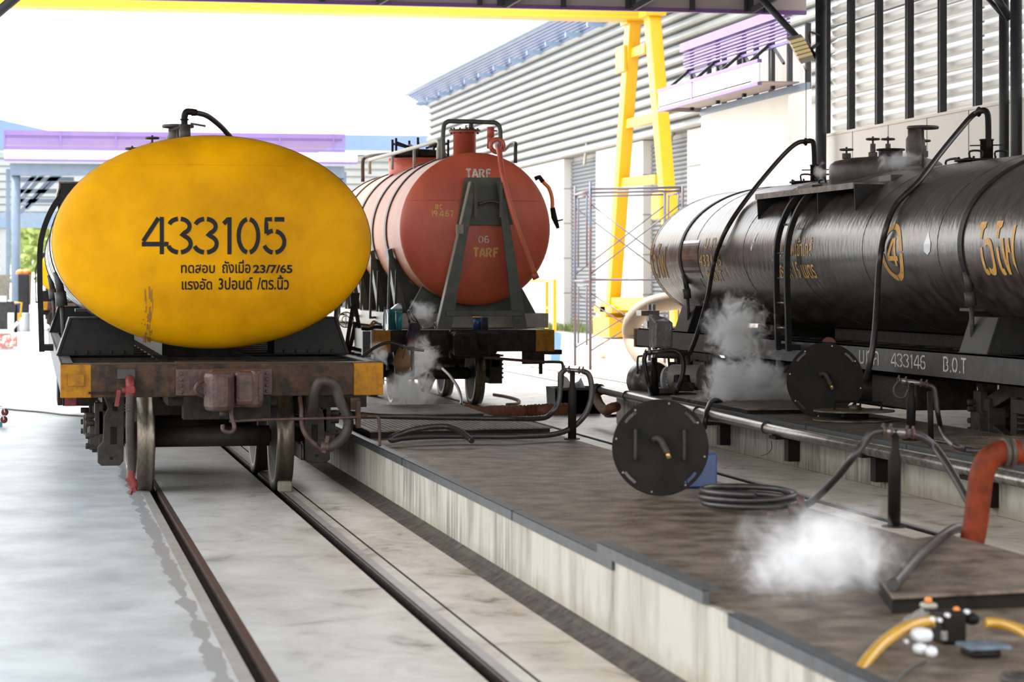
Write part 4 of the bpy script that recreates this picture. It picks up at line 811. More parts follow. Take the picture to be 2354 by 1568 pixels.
# ---------------------------------------------------------------- the shed roof and right-hand wall
YR, ZR = 36.5, 5.86
def zat(py, px, X): return aX(px, py, X)[2]
o = MB().box(-4.5, 13.2, 2.5, YR, 6.95, 7.05).build('roof', 'roof_in'); struct(o, 'pinkish sheet roof over the nearer tracks')
eave = thing('roof_eave', (4.8, YR, ZR), 'shed roof end with pale panels and thin purple bottom trim across top of the view', 'roof edge')
eave['kind'] = 'structure'
MB().box(-4.5, 11.95, YR, YR + 0.05, ZR + 0.05, 7.0).build('fascia_panel', 'underside', eave)
MB().box(-4.5, 11.95, YR - 0.02, YR + 0.08, ZR, ZR + 0.06).build('bottom_trim', 'purple_dark', eave)
for px in (300, 590, 740, 1102, 1148, 1294, 1442, 1590, 1715, 1760):
    X = aY(px, 10, YR)[0]; MB().box(X - 0.035, X + 0.035, YR - 0.08, YR - 0.005, ZR + 0.02, 6.95).build('fascia_post', 'steel_paint', eave)
for px in (868, 1160, 1452, 1722):
    X = aY(px, 10, YR)[0]; m = MB(); m.bar((X, YR - 0.1, ZR + 0.03), (X + 1.2, YR - 1.6, ZR + 0.75), 0.06, 0.09); m.bar((X, YR - 0.1, ZR + 0.03), (X, YR - 0.1, 6.9), 0.07, 0.07); m.build('roof_bracket', 'steel_paint', eave)
# corner brace top left
a = aD(249, -187, 34.5); b = aD(-60, 76, 34.5)
o = MB().tube([a, b], 0.075, 12).build('roof_brace', 'steel_paint'); tag(o, 'dark round diagonal brace cutting the top left corner of the shed opening', 'brace')
XW = 12.0
WZ = zat(312.9, 1893, XW)
wt = thing('wall_right', (XW, 30, 0), 'cream panelled lower wall of shed behind the black wagon', None); wt['kind'] = 'structure'
MB().box(XW, XW + 0.12, 8, 37.6, 0, WZ).build('wall_panels', 'panel', wt)
for px in (1960, 2042, 2131, 2227):
    y = aX(px, 300, XW)[1]; MB().box(XW - 0.006, XW, y - 0.006, y + 0.006, 0, WZ).build('panel_joint', 'grey_render', wt)
MB().box(XW - 0.03, XW + 0.15, 8, 37.6, WZ - 0.015, WZ + 0.02).build('wall_capping', 'panel', wt)
# louvred opening above
lw = thing('louvre_screen', (XW + 0.1, 30, WZ), 'tall white louvre screen with dark vertical bars above the cream wall', 'louvre screen')
yL0, yL1 = 24.0, aX(1895, 300, XW)[1]
pit = 25.5 * (F * XW / (CT * (1950 - VX))) / F * 1.0
k = 0; z = WZ + 0.05
while z < 6.85:
    m = MB().prism([(XW + 0.17, z), (XW + 0.13, z + 0.04), (XW + 0.115, z + 0.09), (XW + 0.22, z + 0.165), (XW + 0.23, z + 0.16), (XW + 0.13, z + 0.088), (XW + 0.145, z + 0.045), (XW + 0.185, z)], yL0, yL1)
    m.build('louvre_blade', 'louver', lw); z += 0.185
for px in (1952, 2016, 2086, 2161, 2242, 1896):
    y = aX(px, 100, XW)[1]; MB().box(XW - 0.02, XW + 0.06, y - 0.05, y - 0.02, WZ, 7.0).box(XW - 0.02, XW + 0.06, y + 0.02, y + 0.05, WZ, 7.0).box(XW + 0.05, XW + 0.09, y - 0.02, y + 0.02, WZ, 7.0).build('louvre_mullion', 'steel_paint', lw)
# columns
def column(px, X, r, label):
    p = aX(px, 300, X); o = MB().cyl((X, p[1], 0), (X, p[1], 7.0), r, 20).build('steel_column', 'steel_paint'); tag(o, label, 'column'); return p
column(1887, 11.8, 0.085, 'round dark steel column at far end of the louvre screen')
p1 = column(2308, 11.8, 0.062, 'slim bluish steel column beside the thicker column at right edge')
p2 = column(2336, 11.75, 0.072, 'thicker dusty steel column at the right edge of the view')
pb = aX(1882, 140, 11.8); pt = aY(1748, -6, pb[1])
o = MB().tube([pb, pt], 0.055, 12).build('roof_brace', 'steel_paint'); tag(o, 'dark diagonal brace from the column up to the shed roof, beside the lamp', 'brace')
pb = aX(2322, 44, 11.78); o = MB().tube([pb, aY(2282, -20, pb[1])], 0.05, 12).tube([(pb[0] + 0.0, pb[1] + 0.1, pb[2]), aY(2265, -10, pb[1] + 0.3)], 0.03, 10).build('roof_brace', 'steel_paint'); tag(o, 'short double brace at the top right above the paired columns', 'brace')
# floodlight on the brace
YFL = 35.1
fl = thing('floodlight', aY(1842, 120, YFL), 'tilted finned floodlight with warm bars hanging by the dark column', 'floodlight')
c = [Vector(aY(px, py, YFL)) for px, py in ((1813, 93), (1842, 147), (1874, 138), (1846, 84))]
nrm = Vector((0, 0.12, 0.05)); m = MB(); m.add([p for p in c] + [p + nrm for p in c], [(0, 1, 2, 3), (7, 6, 5, 4), (0, 1, 5, 4), (1, 2, 6, 5), (2, 3, 7, 6), (3, 0, 4, 7)]); m.build('housing', 'cream_steel', fl)
for i in range(5):
    a = c[0].lerp(c[1], (i + 0.12) / 6.2); b = c[3].lerp(c[2], (i + 0.12) / 6.2); a2 = c[0].lerp(c[1], (i + 0.85) / 6.2); b2 = c[3].lerp(c[2], (i + 0.85) / 6.2); q = Vector((0, -0.02, 0))
    MB().add([a + q, b + q, b2 + q, a2 + q, a, b, b2, a2], [(0, 1, 2, 3), (0, 1, 5, 4), (1, 2, 6, 5), (2, 3, 7, 6), (3, 0, 4, 7)]).build('light_bar', 'lamp_glass', fl)
MB().tube(spline([aY(1862, 100, YFL + 0.1), aY(1860, 82, YFL), aY(1864, 74, YFL), aY(1884, 82, YFL + 0.15)]), 0.016, 6).bar(aY(1866, 112, YFL + 0.08), aY(1886, 96, YFL + 0.2), 0.04, 0.04).build('bracket', 'steel_paint', fl)
MB().tube(spline([aY(1857, 148, YFL), aY(1858, 158, YFL), aY(1852, 163, YFL), aY(1847, 150, YFL)]), 0.006, 6).tube([aY(1853, 160, YFL), aY(1853, 325, YFL)], 0.006, 6).build('power_cord', 'bhose', fl)
# plain wall beyond with clerestory and purple canopy
YE = aX(1612, 300, XW)[1]; ZT = zat(262, 1622, XW)
w2 = thing('wall_right', (XW, 40, 0), 'bright white plain wall below the purple canopy', None); w2['kind'] = 'structure'
MB().box(XW, XW + 0.4, 37.6, YE, 0, ZT).build('wall_face', 'panel', w2)
MB().box(XW + 0.25, XW + 0.4, 37.6, YE, ZT, 5.75).build('clerestory_sheet', 'panel', w2)
cn = thing('canopy', (11.4, 40, 4.7), 'purple and white canopy with slatted purple parapet on the white wall at right', 'canopy')
MB().box(XW - 0.03, XW + 0.05, 36.6, YE, ZT - 0.01, ZT + 0.10).build('clerestory_sill', 'blue_steel', cn)
for px in (1625, 1660, 1695, 1733, 1768, 1810, 1852):
    y = aX(px, 250, XW)[1]; MB().box(XW, XW + 0.08, y - 0.04, y + 0.04, ZT, 5.75).build('clerestory_post', 'steel_paint', cn)
XF = 11.2; zb, zt_ = zat(256, 1512, XF), zat(209, 1512, XF)
MB().box(XF, XF + 0.03, 36.6, YE + 0.05, zb + 0.03, zt_ - 0.03).build('white_fascia', 'white_sheet', cn)
MB().box(XF - 0.02, XF + 0.05, 36.6, YE + 0.07, zb - 0.02, zb + 0.035).box(XF - 0.02, XF + 0.05, 36.6, YE + 0.07, zt_ - 0.035, zt_ + 0.02).build('purple_trim', 'purple', cn)
y = aX(1591, 200, XF)[1]; MB().box(XF - 0.012, XF, y - 0.05, y + 0.05, zb, zt_).build('fascia_joint', 'purple', cn)
MB().box(XF, XW, YE - 0.03, YE + 0.05, zb - 0.01, zb + 0.06).box(XF, XW, 37, YE, zb + 0.06, zb + 0.08).build('soffit', 'underside', cn)
XL = 11.7; zb2, zt2 = zat(174, 1574, XL), zat(101, 1574, XL)
MB().box(XL - 0.08, XL + 0.05, 36.6, YE + 0.1, zt2 - 0.155, zt2).build('parapet_band', 'purple', cn)
MB().box(XL, XL + 0.05, 36.6, YE, zb2, zb2 + 0.045).build('parapet_bottom_rail', 'purple', cn)
nsl = 6
for i in range(nsl):
    z = zb2 + 0.085 + i * (zt2 - 0.19 - zb2 - 0.075) / (nsl - 0.4)
    MB().box(XL - 0.04, XL + 0.02, 36.6, YE + 0.02, z, z + 0.026).build('parapet_slat', 'purple', cn)
for y in (YE - 0.2, YE - 1.9, YE - 3.5, YE - 5.1):
    MB().box(XL + 0.04, XL + 0.10, y - 0.04, y + 0.04, zb, zt2 - 0.1).bar((XF + 0.1, y, zt_), (XL + 0.05, y, zb2 + 0.1), 0.05, 0.05).bar((XL + 0.07, y - 0.1, zb2), (XL + 0.07, y - 0.6, zt_), 0.04, 0.04).build('canopy_strut', 'steel_paint', cn)

# ---------------------------------------------------------------- workshop with pale siding
XB = 18.0; YB0, YB1 = 44.0, (F * XB / (CT * (990 - VX)) - XB * ST) / CT
zs0 = zat(387, 1200, XB); zs1 = zat(222, 990, XB)
sd = thing('wall_back', (XB, 75, 0), 'long workshop wall with curved pale horizontal siding above white piers', None); sd['kind'] = 'structure'
m = MB(); pr = []; pitch = 0.315; nz = int((zs1 - zs0) / pitch) + 1
for i in range(nz):
    for (dz, dx) in ((0, 0.0), (0.02, -0.14), (0.07, -0.19), (0.15, -0.17), (0.24, -0.09), (0.31, 0.0)): pr.append((XB + dx, zs0 + i * pitch + dz))
m.add([(x, y, z) for y in (YB0, YB1) for x, z in pr], [(i, i + 1, len(pr) + i + 1, len(pr) + i) for i in range(len(pr) - 1)], 0, False)
m.box(XB, XB + 0.5, YB0, YB1 - 0.02, zs0, zs0 + nz * pitch)
m.build('siding', 'siding', sd)
MB().box(XB + 0.30, XB + 0.9, YB0, YB1, 0, zs0 + 0.1).build('recessed_wall', 'white_wall', sd)
XP = 17.95
def Yp(px, X=XP): return (F * X / (CT * (px - VX)) - X * ST) / CT
for (pa, pb_) in ((1140, 1296), (1370, 1478), (1580, 1700)):
    ya, yb = Yp(pa), Yp(pb_); q = MB().box(XP, XP + 0.40, yb, ya, 0, zs0 - 0.02).build('pier', 'white_wall', sd)
    for z in (1.25, 2.45, 3.65, 4.85): MB().box(XP - 0.004, XP + 0.40, yb - 0.004, ya, z, z + 0.035).build('pier_joint', 'grey_render', sd)
k = 0
for (pa, pb_) in ((1296, 1371), (1478, 1581)):
    X2 = XB + 0.25; m = MB(); pr = []
    for i in range(44): pr += [(X2, 0.05 + i * 0.13), (X2 - 0.05, 0.05 + i * 0.13 + 0.05), (X2 - 0.05, 0.05 + i * 0.13 + 0.1), (X2, 0.05 + i * 0.13 + 0.13)]
    ya, yb = Yp(pa, XB), Yp(pb_, XB)
    m.add([(x, y, z) for y in (yb, ya) for x, z in pr], [(i, i + 1, len(pr) + i + 1, len(pr) + i) for i in range(len(pr) - 1)])
    k += 1; o = m.build('door_%d' % k, 'roller'); struct(o, 'grey roller shutter, ' + ('farther' if k == 1 else 'nearer') + ' one')
for i, (px, py, lab) in enumerate(((1345, 355, 'slim bracket lamp above the farther roller shutter'), (1541, 320, 'slim bracket lamp above the nearer roller shutter'))):
    p = Vector(aX(px, py, 17.9)); o = MB().add([p + Vector(v) for v in ((0, -0.25, 0.35), (0, -0.05, 0.4), (0, 0.35, -0.3), (0, 0.15, -0.35), (0.06, -0.25, 0.35), (0.06, -0.05, 0.4), (0.06, 0.35, -0.3), (0.06, 0.15, -0.35))], [(0, 1, 2, 3), (7, 6, 5, 4), (0, 4, 5, 1), (1, 5, 6, 2), (2, 6, 7, 3), (3, 7, 4, 0)]).bar(p + Vector((0.03, 0, 0.05)), p + Vector((0.35, 0, 0.45)), 0.05, 0.05).build('wall_lamp', 'cream_steel'); tag(o, lab, 'lamp')
ev = thing('roof_eave', (17.3, 75, 10.2), 'blue metal eave with pale gutter along the workshop roof', 'roof edge'); ev['kind'] = 'structure'
z1 = zat(185, 966, 17.2); 
MB().box(17.0, 17.3, YB0, YB1 + 2.6, z1 - 0.36, z1).build('gutter', 'pale_blue', ev, 0.03)
m = MB(); 
for i in range(8): a = i / 8; b_ = (i + 0.75) / 8; m.add([(17.2 + 0.7 * a, YB0, z1 - 0.36 - 0.55 * a), (17.2 + 0.7 * a, YB1 + 2.4, z1 - 0.36 - 0.55 * a), (17.2 + 0.7 * b_, YB1 + 2.4, z1 - 0.36 - 0.55 * b_), (17.2 + 0.7 * b_, YB0, z1 - 0.36 - 0.55 * b_), (17.2 + 0.7 * b_ + 0.01, YB0, z1 - 0.30 - 0.55 * b_), (17.2 + 0.7 * b_ + 0.01, YB1 + 2.4, z1 - 0.30 - 0.55 * b_)], [(0, 1, 2, 3), (3, 2, 5, 4)])
m.add([(17.2, YB0, z1 - 0.3), (17.2, YB1 + 2.4, z1 - 0.3), (18.4, YB1 + 2.4, z1 - 1.0), (18.4, YB0, z1 - 1.0)], [(0, 1, 2, 3)])
m.build('soffit_sheet', 'blue_roof', ev)
for i in range(16):
    y = YB1 - i * 3.2; MB().box(17.3, 18.05, y - 0.06, y + 0.06, z1 - 1.0, z1 - 0.85).build('eave_bracket', 'pale_blue', ev)
MB().add([(17.1, YB0, z1), (17.1, YB1 + 2.6, z1), (30, YB1 + 2.6, z1 + 2.6), (30, YB0, z1 + 2.6)], [(0, 1, 2, 3)]).build('roof_sheet', 'blue_roof', ev)
# grass strip and kerb at its foot
m = MB(); rg = random.Random(5)
for i in range(5200):
    y = rg.uniform(60, 100); x = rg.uniform(17.15, 17.9); h = rg.uniform(0.08, 0.28) * (1 + (rg.random() < 0.08)); a = rg.uniform(0, PI); dx, dy = 0.03 * math.cos(a), 0.03 * math.sin(a); lx, ly = rg.uniform(-0.08, 0.08), rg.uniform(-0.08, 0.08)
    m.add([(x - dx, y - dy, 0.02), (x + dx, y + dy, 0.02), (x + lx, y + ly, h)], [(0, 1, 2)])
tag(m.build('grass', 'grass'), 'rough green grass strip at the foot of the workshop wall', 'grass', kind='stuff')
struct(MB().box(17.0, 17.9, 58, 104, 0, 0.02).build('trim_kerb', 'grey_render'), 'concrete kerb strip under the grass')

# ---------------------------------------------------------------- yellow gantry crane
cr_ = thing('gantry_crane', (17.5, 71, 0), 'yellow gantry crane with A-frame leg and long horizontal girder', 'gantry crane')
XG = 16.6
def G(px, py): return Vector(aX(px, py, XG))
for (ta, ba, wa, wb) in (((1456, 48), (1405, 752), 40, 30), ((1499, 34), (1560, 750), 44, 34)):
    a, b = G(*ta), G(*ba)
    ka = F * XG / (CT * (ta[0] - VX)) / F; kb = F * XG / (CT * (ba[0] - VX)) / F
    ra = wa * ka * 0.5 * 1.6; rb = wb * kb * 0.5 * 1.6
    m = MB(); vs = []
    for p, r_ in ((a, 0.30), (b, 0.24)):
        for sx_, sy in ((-1, -1), (1, -1), (1, 1), (-1, 1)): vs.append((p.x + sx_ * 0.17, p.y + sy * (0.30 if p is a else 0.24), p.z))
    m.add(vs, [(0, 1, 2, 3), (7, 6, 5, 4), (0, 4, 5, 1), (1, 5, 6, 2), (2, 6, 7, 3), (3, 7, 4, 0)]); m.build('leg', 'crane', cr_, 0.02)
for (l, r_, h) in (((1448, 126), (1488, 110), 22), ((1436, 287), (1506, 270), 22), ((1418, 422), (1512, 412), 22)):
    a, b = G(*l), G(*r_); MB().bar(a, b, 0.16, 0.26).build('crossbar', 'crane', cr_)
a = G(1445, 137); MB().box(XG - 0.26, XG - 0.18, a.y - 0.5, a.y + 0.5, a.z - 0.36, a.z + 0.36).build('bolted_plate', 'crane', cr_)
for (px, py) in ((1456, 50), (1500, 32)): p = G(px, py); MB().box(XG - 0.28, XG + 0.28, p.y - 0.4, p.y + 0.4, p.z - 0.08, p.z + 0.08).build('leg_flange', 'crane', cr_)
p = G(1406, 700); MB().bar(G(1408, 698), G(1560, 700), 0.25, 0.36).build('tie_beam', 'crane', cr_)
p = G(1408, 768); MB().box(XG - 0.35, XG + 0.35, p.y - 1.0, p.y + 1.0, 0.05, 0.62).box(XG - 0.3, XG + 0.3, p.y - 1.1, p.y + 1.1, 0.75, 0.95).cyl((XG - 0.3, p.y, 0.72), (XG + 0.3, p.y, 0.72), 0.38, 20).build('bogie_box', 'crane', cr_, 0.02)
y_ = G(1440, 46).y - 1.2; z_ = zat(46, 1440, XG) - 0.1
MB().box(-12, XG + 0.6, y_ - 0.35, y_ + 0.35, z_, z_ + 1.1).box(-12, XG + 0.6, y_ - 0.5, y_ + 0.5, z_ - 0.05, z_ + 0.02).build('girder', 'crane', cr_, 0.01)
p = G(1545, 470); MB().box(XG - 0.5, XG, p.y - 0.6, p.y + 0.3, p.z - 0.4, p.z + 0.3).build('motor', 'crane', cr_, 0.04)

# ---------------------------------------------------------------- far station canopy, far workshop, trees
YC = 92.0
def C(px, py, y=YC): return aY(px, py, y)
st_ = thing('station_canopy', (5, YC, 0), 'far canopy with purple slatted parapet over white fascia behind the yellow wagon', 'canopy')
xa, xb = C(10, 300)[0], C(793, 300)[0]; zA, zB, zC_, zD = C(100, 300)[2], C(100, 344)[2], C(100, 346)[2], C(100, 369)[2]
MB().box(xa, xb, YC - 0.1, YC, zA - 0.2, zA).box(xa, xb, YC - 0.1, YC, zB, zB + 0.12).build('parapet_rails', 'purple', st_)
for i in range(6): z = zB + 0.17 + i * (zA - 0.2 - zB - 0.17) / 6; MB().box(xa, xb, YC - 0.08, YC - 0.02, z, z + 0.04).build('parapet_slat', 'purple', st_)
x = xa
while x < xb: MB().box(x - 0.03, x + 0.03, YC - 0.12, YC - 0.08, zB, zA).build('parapet_post', 'purple', st_); x += 2.05
MB().box(xa, C(820, 370)[0], YC - 0.15, YC - 0.1, zD + 0.04, zC_).build('white_fascia', 'white_sheet', st_)
MB().box(xa, C(820, 370)[0], YC - 0.2, YC - 0.1, zD - 0.04, zD + 0.05).build('purple_trim', 'purple', st_)
MB().box(xa, xb - 0.1, YC, YC + 14, zA - 0.3, zA - 0.2).build('roof_sheet', 'underside', st_)
MB().box(xa + 0.2, xb, YC + 0.2, YC + 0.5, zD - 0.55, zD - 0.1).build('edge_beam', 'blue_steel', st_)
for (pxa, pya, pxb, pyb) in ((100, 380, 40, 450), (118, 380, 44, 465), (140, 385, 46, 490), (150, 390, 60, 480), (45, 400, 175, 400), (45, 412, 170, 412), (45, 440, 165, 440), (45, 462, 140, 462)):
    a, b = C(pxa, pya, YC + 3), C(pxb, pyb, YC + 3); MB().bar(a, b, 0.12, 0.16).build('truss_member', 'blue_steel', st_)
c0 = C(36, 500)[0]; MB().cyl((c0, YC + 0.5, 0), (c0, YC + 0.5, zD - 0.3), 0.17, 16).box(c0 - 0.36, c0 - 0.2, YC + 0.6, YC + 0.75, 1.4, zD - 0.3).build('column', 'blue_steel', st_)
c1 = C(790, 500)[0]; MB().cyl((c1, YC + 0.5, 0), (c1, YC + 0.5, zD - 0.3), 0.17, 16).build('column', 'blue_steel', st_)
YD = 135.0
fb = thing('workshop_building', (6, YD, 0), 'far workshop with pale ribbed siding and blue roof behind the canopy', 'building')
def D(px, py): return aY(px, py, YD)
xa, xb = D(-160, 400)[0], D(1000, 400)[0]; zt_, zb_ = D(500, 345)[2], D(60, 488)[2]; z0_ = D(60, 524)[2]
m = MB(); pr = []; nn = int((zt_ - zb_) / 0.42)
for i in range(nn): 
    for dz, dy in ((0, 0), (0.03, -0.1), (0.3, -0.1), (0.42, 0)): pr.append((YD + dy, zb_ + i * 0.42 + dz))
m.add([(x, y, z) for x in (xa, xb) for y, z in pr], [(i, i + 1, len(pr) + i + 1, len(pr) + i) for i in range(len(pr) - 1)]); m.build('siding', 'siding', fb)
MB().box(xa, xb, YD - 0.2, YD + 0.2, z0_, zb_ - 0.02).build('lintel_beam', 'blue_steel', fb)
zr = D(800, 311)[2]; MB().prism([(YD - 0.8, zt_), (YD + 8, zr + 0.02), (YD + 8, zr - 0.4), (YD - 0.8, zr - 0.02)], D(700, 400)[0], xb + 0.3, 'X').add([(xa, YD - 0.6, zt_), (xb, YD - 0.6, zt_), (xb, YD - 0.6, zr), (xa, YD - 0.6, zr)], [(0, 1, 2, 3)]).build('roof', 'blue_roof', fb)
for px in (8, 300, 620, 960): p = D(px, 500); MB().box(p[0] - 0.2, p[0] + 0.2, YD, YD + 0.4, 0, z0_).build('column', 'siding', fb)
# blue gable roof peeping over the canopy, far left
YG = 150.0; pa = [aY(px, py, YG) for px, py in ((-200, 228), (125, 303), (125, 330), (-200, 330))]
o = MB().prism([(p[0], p[2]) for p in pa], YG, YG + 20).build('gable_roof', 'blue_roof'); tag(o, 'blue gable roof peeping above the canopy at far left', 'roof', kind='structure')
# trees seen under the far workshop roof
def tree(x, y, h, label):
    t = thing('tree', (x, y, 0), label, 'tree', 'trees beyond the far workshop'); MB().tube([(x, y, 0), (x + 0.2, y, h * 0.4), (x - 0.1, y, h * 0.75)], [0.3, 0.22, 0.1], 10).build('trunk', 'bark', t)
    m = MB()
    for i in range(900):
        a = R.uniform(0, 2 * PI); b = math.acos(R.uniform(-1, 1)); r = (R.random() ** 0.4) * h * 0.36; px_ = Vector((x + r * math.sin(b) * math.cos(a), y + r * math.sin(b) * math.sin(a), h * 0.58 + 1.1 * r * math.cos(b))); s = R.uniform(0.15, 0.4)
        u = Vector((R.gauss(0, 1), R.gauss(0, 1), R.gauss(0, 1))).normalized(); v = u.orthogonal().normalized()
        m.add([px_ - u * s, px_ + v * s * 0.6, px_ + u * s, px_ - v * s * 0.6], [(0, 1, 2, 3)])
    m.build('crown', 'leaf', t)
for i, (px, y, h) in enumerate(((8, 160, 9), (62, 178, 10), (112, 150, 8))):
    p = aY(px, 600, y); tree(p[0], y, h, ['pale green tree at the far left edge under the blue-grey lintel', 'tall pale green tree just right of the far column', 'low pale green tree half hidden by the black ladder', 'pale green tree cut by left edge of the view'][i])
# clutter under the far canopy
def simple(name, m, mt, label, cat, bevel=0.01, group=None): return tag(m.build(name, mt, None, bevel), label, cat, group)
def pbox(px0, px1, py0, py1, Y, d, z0=None):
    a, b = aY(px0, py0, Y), aY(px1, py1, Y); return MB().box(min(a[0], b[0]), max(a[0], b[0]), Y, Y + d, b[2] if z0 is None else z0, a[2])
simple('cabinet', pbox(41, 67, 630, 733, 84, 1.2, 0.0), 'steel_paint', 'tall dark machine cabinet under the far canopy', 'cabinet', 0.03)
simple('dome_light', MB().lathe([(0.18, 0), (0.16, 0.1), (0.1, 0.16), (0, 0.18)], aY(48, 631, 84.4), n=16), 'orange', 'yellow domed lamp on left top of the tall dark cabinet', 'lamp', 0)
simple('dome_light', MB().lathe([(0.18, 0), (0.16, 0.1), (0.1, 0.16), (0, 0.18)], aY(60, 631, 84.4), n=16), 'orange', 'yellow domed lamp on right top of the tall dark cabinet', 'lamp', 0)
simple('tool_chest', pbox(-20, 33, 693, 748, 86, 1.2, 0.0), 'sill', 'dark chest stacked with tools at the far left', 'chest', 0.02)
simple('storage_wall', pbox(-30, 22, 632, 695, 88, 1.0, 1.0), 'wood', 'weathered brown partition above the dark chest at far left', 'partition', 0.0)
simple('paper_sheet', pbox(-10, 15, 680, 694, 85.8, 0.02), 'plastic_white', 'white sheet fixed to the brown partition', 'sheet', 0.0)
ct = thing('service_cart', aY(42, 735, 80), 'small yellow framed cart with blue box under far canopy', 'cart')
MB().tube([(aY(36, 700, 80)[0], 80, 0.0), (aY(36, 700, 80)[0], 80, 0.9)], 0.05, 8).build('leg', 'disc', ct); a, b = aY(33, 696, 80), aY(50, 736, 80); MB().tube([(a[0], 80, a[2]), (b[0], 80, a[2]), (b[0] - 0.05, 80, 0.5)], 0.035, 8).box(a[0], b[0] - 0.05, 80, 80.3, b[2], (a[2] + b[2]) / 2 - 0.05).build('frame', 'crane', ct); MB().box(a[0], b[0], 80.3, 80.8, 0.5, 0.95).build('box', 'blue', ct)
for (px, lab) in ((55, 'white drum beside the small yellow cart'), (32, 'pale small drum left of yellow cart')): p = aY(px, 735, 82); simple('drum', MB().cyl((p[0], 82, 0), (p[0], 82, 0.62), 0.2, 16), 'plastic_white', lab, 'drum')
p = aD(20, 803, 59); q = thing('crate', (p[0], p[1], 0), 'peeling red and white metal crate on the sunlit yard at left edge', 'crate'); MB().box(p[0] - 0.55, p[0] + 0.21, p[1], p[1] + 0.6, 0.02, 0.37).build('body', 'crate', q, 0.01); MB().box(p[0] - 0.57, p[0] + 0.23, p[1] - 0.02, p[1] + 0.62, 0.37, 0.40).build('lid', 'crate', q); MB().tube(spline([(p[0] + 0.05, p[1] + 0.2, 0.4), (p[0] + 0.1, p[1] + 0.2, 0.52), (p[0] + 0.22, p[1] + 0.2, 0.66)]), 0.04, 8).build('valve', 'plastic_white', q)
# caster wheels of a trolley poking in from the left edge
tro = thing('trolley', aD(0, 990, 28), 'trolley with two red caster wheels poking in at the left edge', 'trolley')
for (px, py) in ((11, 948), (9, 965)):
    p = aD(px, py, 27.5); MB().cyl((p[0], p[1], p[2]), (p[0], p[1] + 0.03, p[2]), 0.028, 18).ring((p[0], p[1] + 0.015, p[2]), 0.03, 0.012, 'Y', n=20).build('caster_wheel', 'red', tro)
    MB().box(p[0] - 0.2, p[0] + 0.015, p[1], p[1] + 0.2, p[2] + 0.04, p[2] + 0.05).bar((p[0] - 0.01, p[1] - 0.01, p[2] + 0.045), (p[0], p[1] - 0.01, p[2]), 0.012, 0.012).build('shelf', 'plastic_white', tro)
p = aD(3, 990, 27.5); MB().box(p[0] - 0.2, p[0] + 0.01, p[1], p[1] + 0.2, 0.0, p[2] + 0.1).build('base_box', 'teal', tro)
o = MB().tube(spline([gz(-30, 922, 0.02), gz(10, 938, 0.02), gz(30, 942, 0.02), gz(100, 948, 0.02), gz(150, 954, 0.02), gz(200, 957, 0.02), gz(240, 962, 0.02)], 6), 0.012, 8).build('ground_cable', 'hose'); tag(o, 'brown cable lying across the floor left of the yellow-ended wagon', 'cable')

# scaffold tower
sf = thing('scaffold_tower', aD(1440, 850, 46.5), 'rusty blue tube scaffold tower with cross braces before the workshop wall', 'scaffold')
def S(px, py, Z): return aD(px, py, Z)
Lg = {'a': (1357, 45.4), 'b': (1322, 47.6), 'c': (1528, 46.4), 'd': (1569, 44.6)}
zT, zM = S(1357, 432, 45.4)[2], S(1357, 643, 45.4)[2]
def at(k, z): px, Z = Lg[k]; p = aD(px, 600, Z); return (p[0], p[1], z)
M['scaf'] = mat('rusty_blue_tube', (0.07, 0.09, 0.13), 0.4, metal=0.2, col2=(0.14, 0.05, 0.03), sc_=3, amt=0.9)
for k in Lg: MB().tube([at(k, 0), at(k, zT + (0.12 if k in 'ab' else 0))], 0.028, 10).build('leg', 'scaf', sf)
for (p, q) in (('a', 'b'), ('c', 'd')):
    for z in (zT - 0.05, zM - 0.02): MB().tube([at(p, z), at(q, z)], 0.024, 8).build('frame_bar', 'scaf', sf)
    for z0, z1 in ((0.45, zM - 0.12), (zM + 0.25, zT - 0.12)):
        A1, B1 = Vector(at(p, z0)), Vector(at(q, z0)); off = (B1 - A1) * 0.22
        for e, d in ((A1, off), (B1, -off)): MB().tube([e + d, e + d + Vector((0, 0, z1 - z0)), ], 0.018, 8).build('inner_tube', 'scaf', sf)
        MB().tube([A1 + off + Vector((0, 0, z1 - z0)), B1 - off + Vector((0, 0, z1 - z0))], 0.018, 8).build('inner_bar', 'scaf', sf)
for (p, q) in (('a', 'd'), ('b', 'c')):
    for z0, z1 in ((0.35, zM - 0.25), (zM + 0.1, zT - 0.3)):
        MB().tube([at(p, z0), at(q, z1)], 0.013, 6).build('cross_brace', 'scaf', sf); MB().tube([at(p, z1), at(q, z0)], 0.013, 6).build('cross_brace', 'scaf', sf)
    MB().tube([at(p, zM), at(q, zM)], 0.022, 8).build('frame_bar', 'scaf', sf)
    MB().tube([at(p, zT - 0.02), at(q, zT - 0.02)], 0.024, 8).tube([at(p, zT - 0.09), at(q, zT - 0.09)], 0.018, 8).build('frame_bar', 'scaf', sf)
gr_ = thing('guard_frame', gz(1265, 762), 'small yellow tube guard frame right of the red tank', 'guard rail')
Zg = 78.0; q1 = [S(1220, 646, 82), S(1257, 645, 80), S(1275, 646, 76)]
for p in q1[1:]: MB().box(p[0] - 0.05, p[0] + 0.05, p[1] - 0.05, p[1] + 0.05, 0, p[2]).build('post', 'crane', gr_)
for a, b in ((q1[0], q1[1]), (q1[1], q1[2])): MB().bar(a, b, 0.09, 0.09).build('rail', 'crane', gr_)
MB().bar((q1[1][0], q1[1][1], 0.8), (q1[2][0], q1[2][1], 0.8), 0.07, 0.07).build('rail', 'crane', gr_)
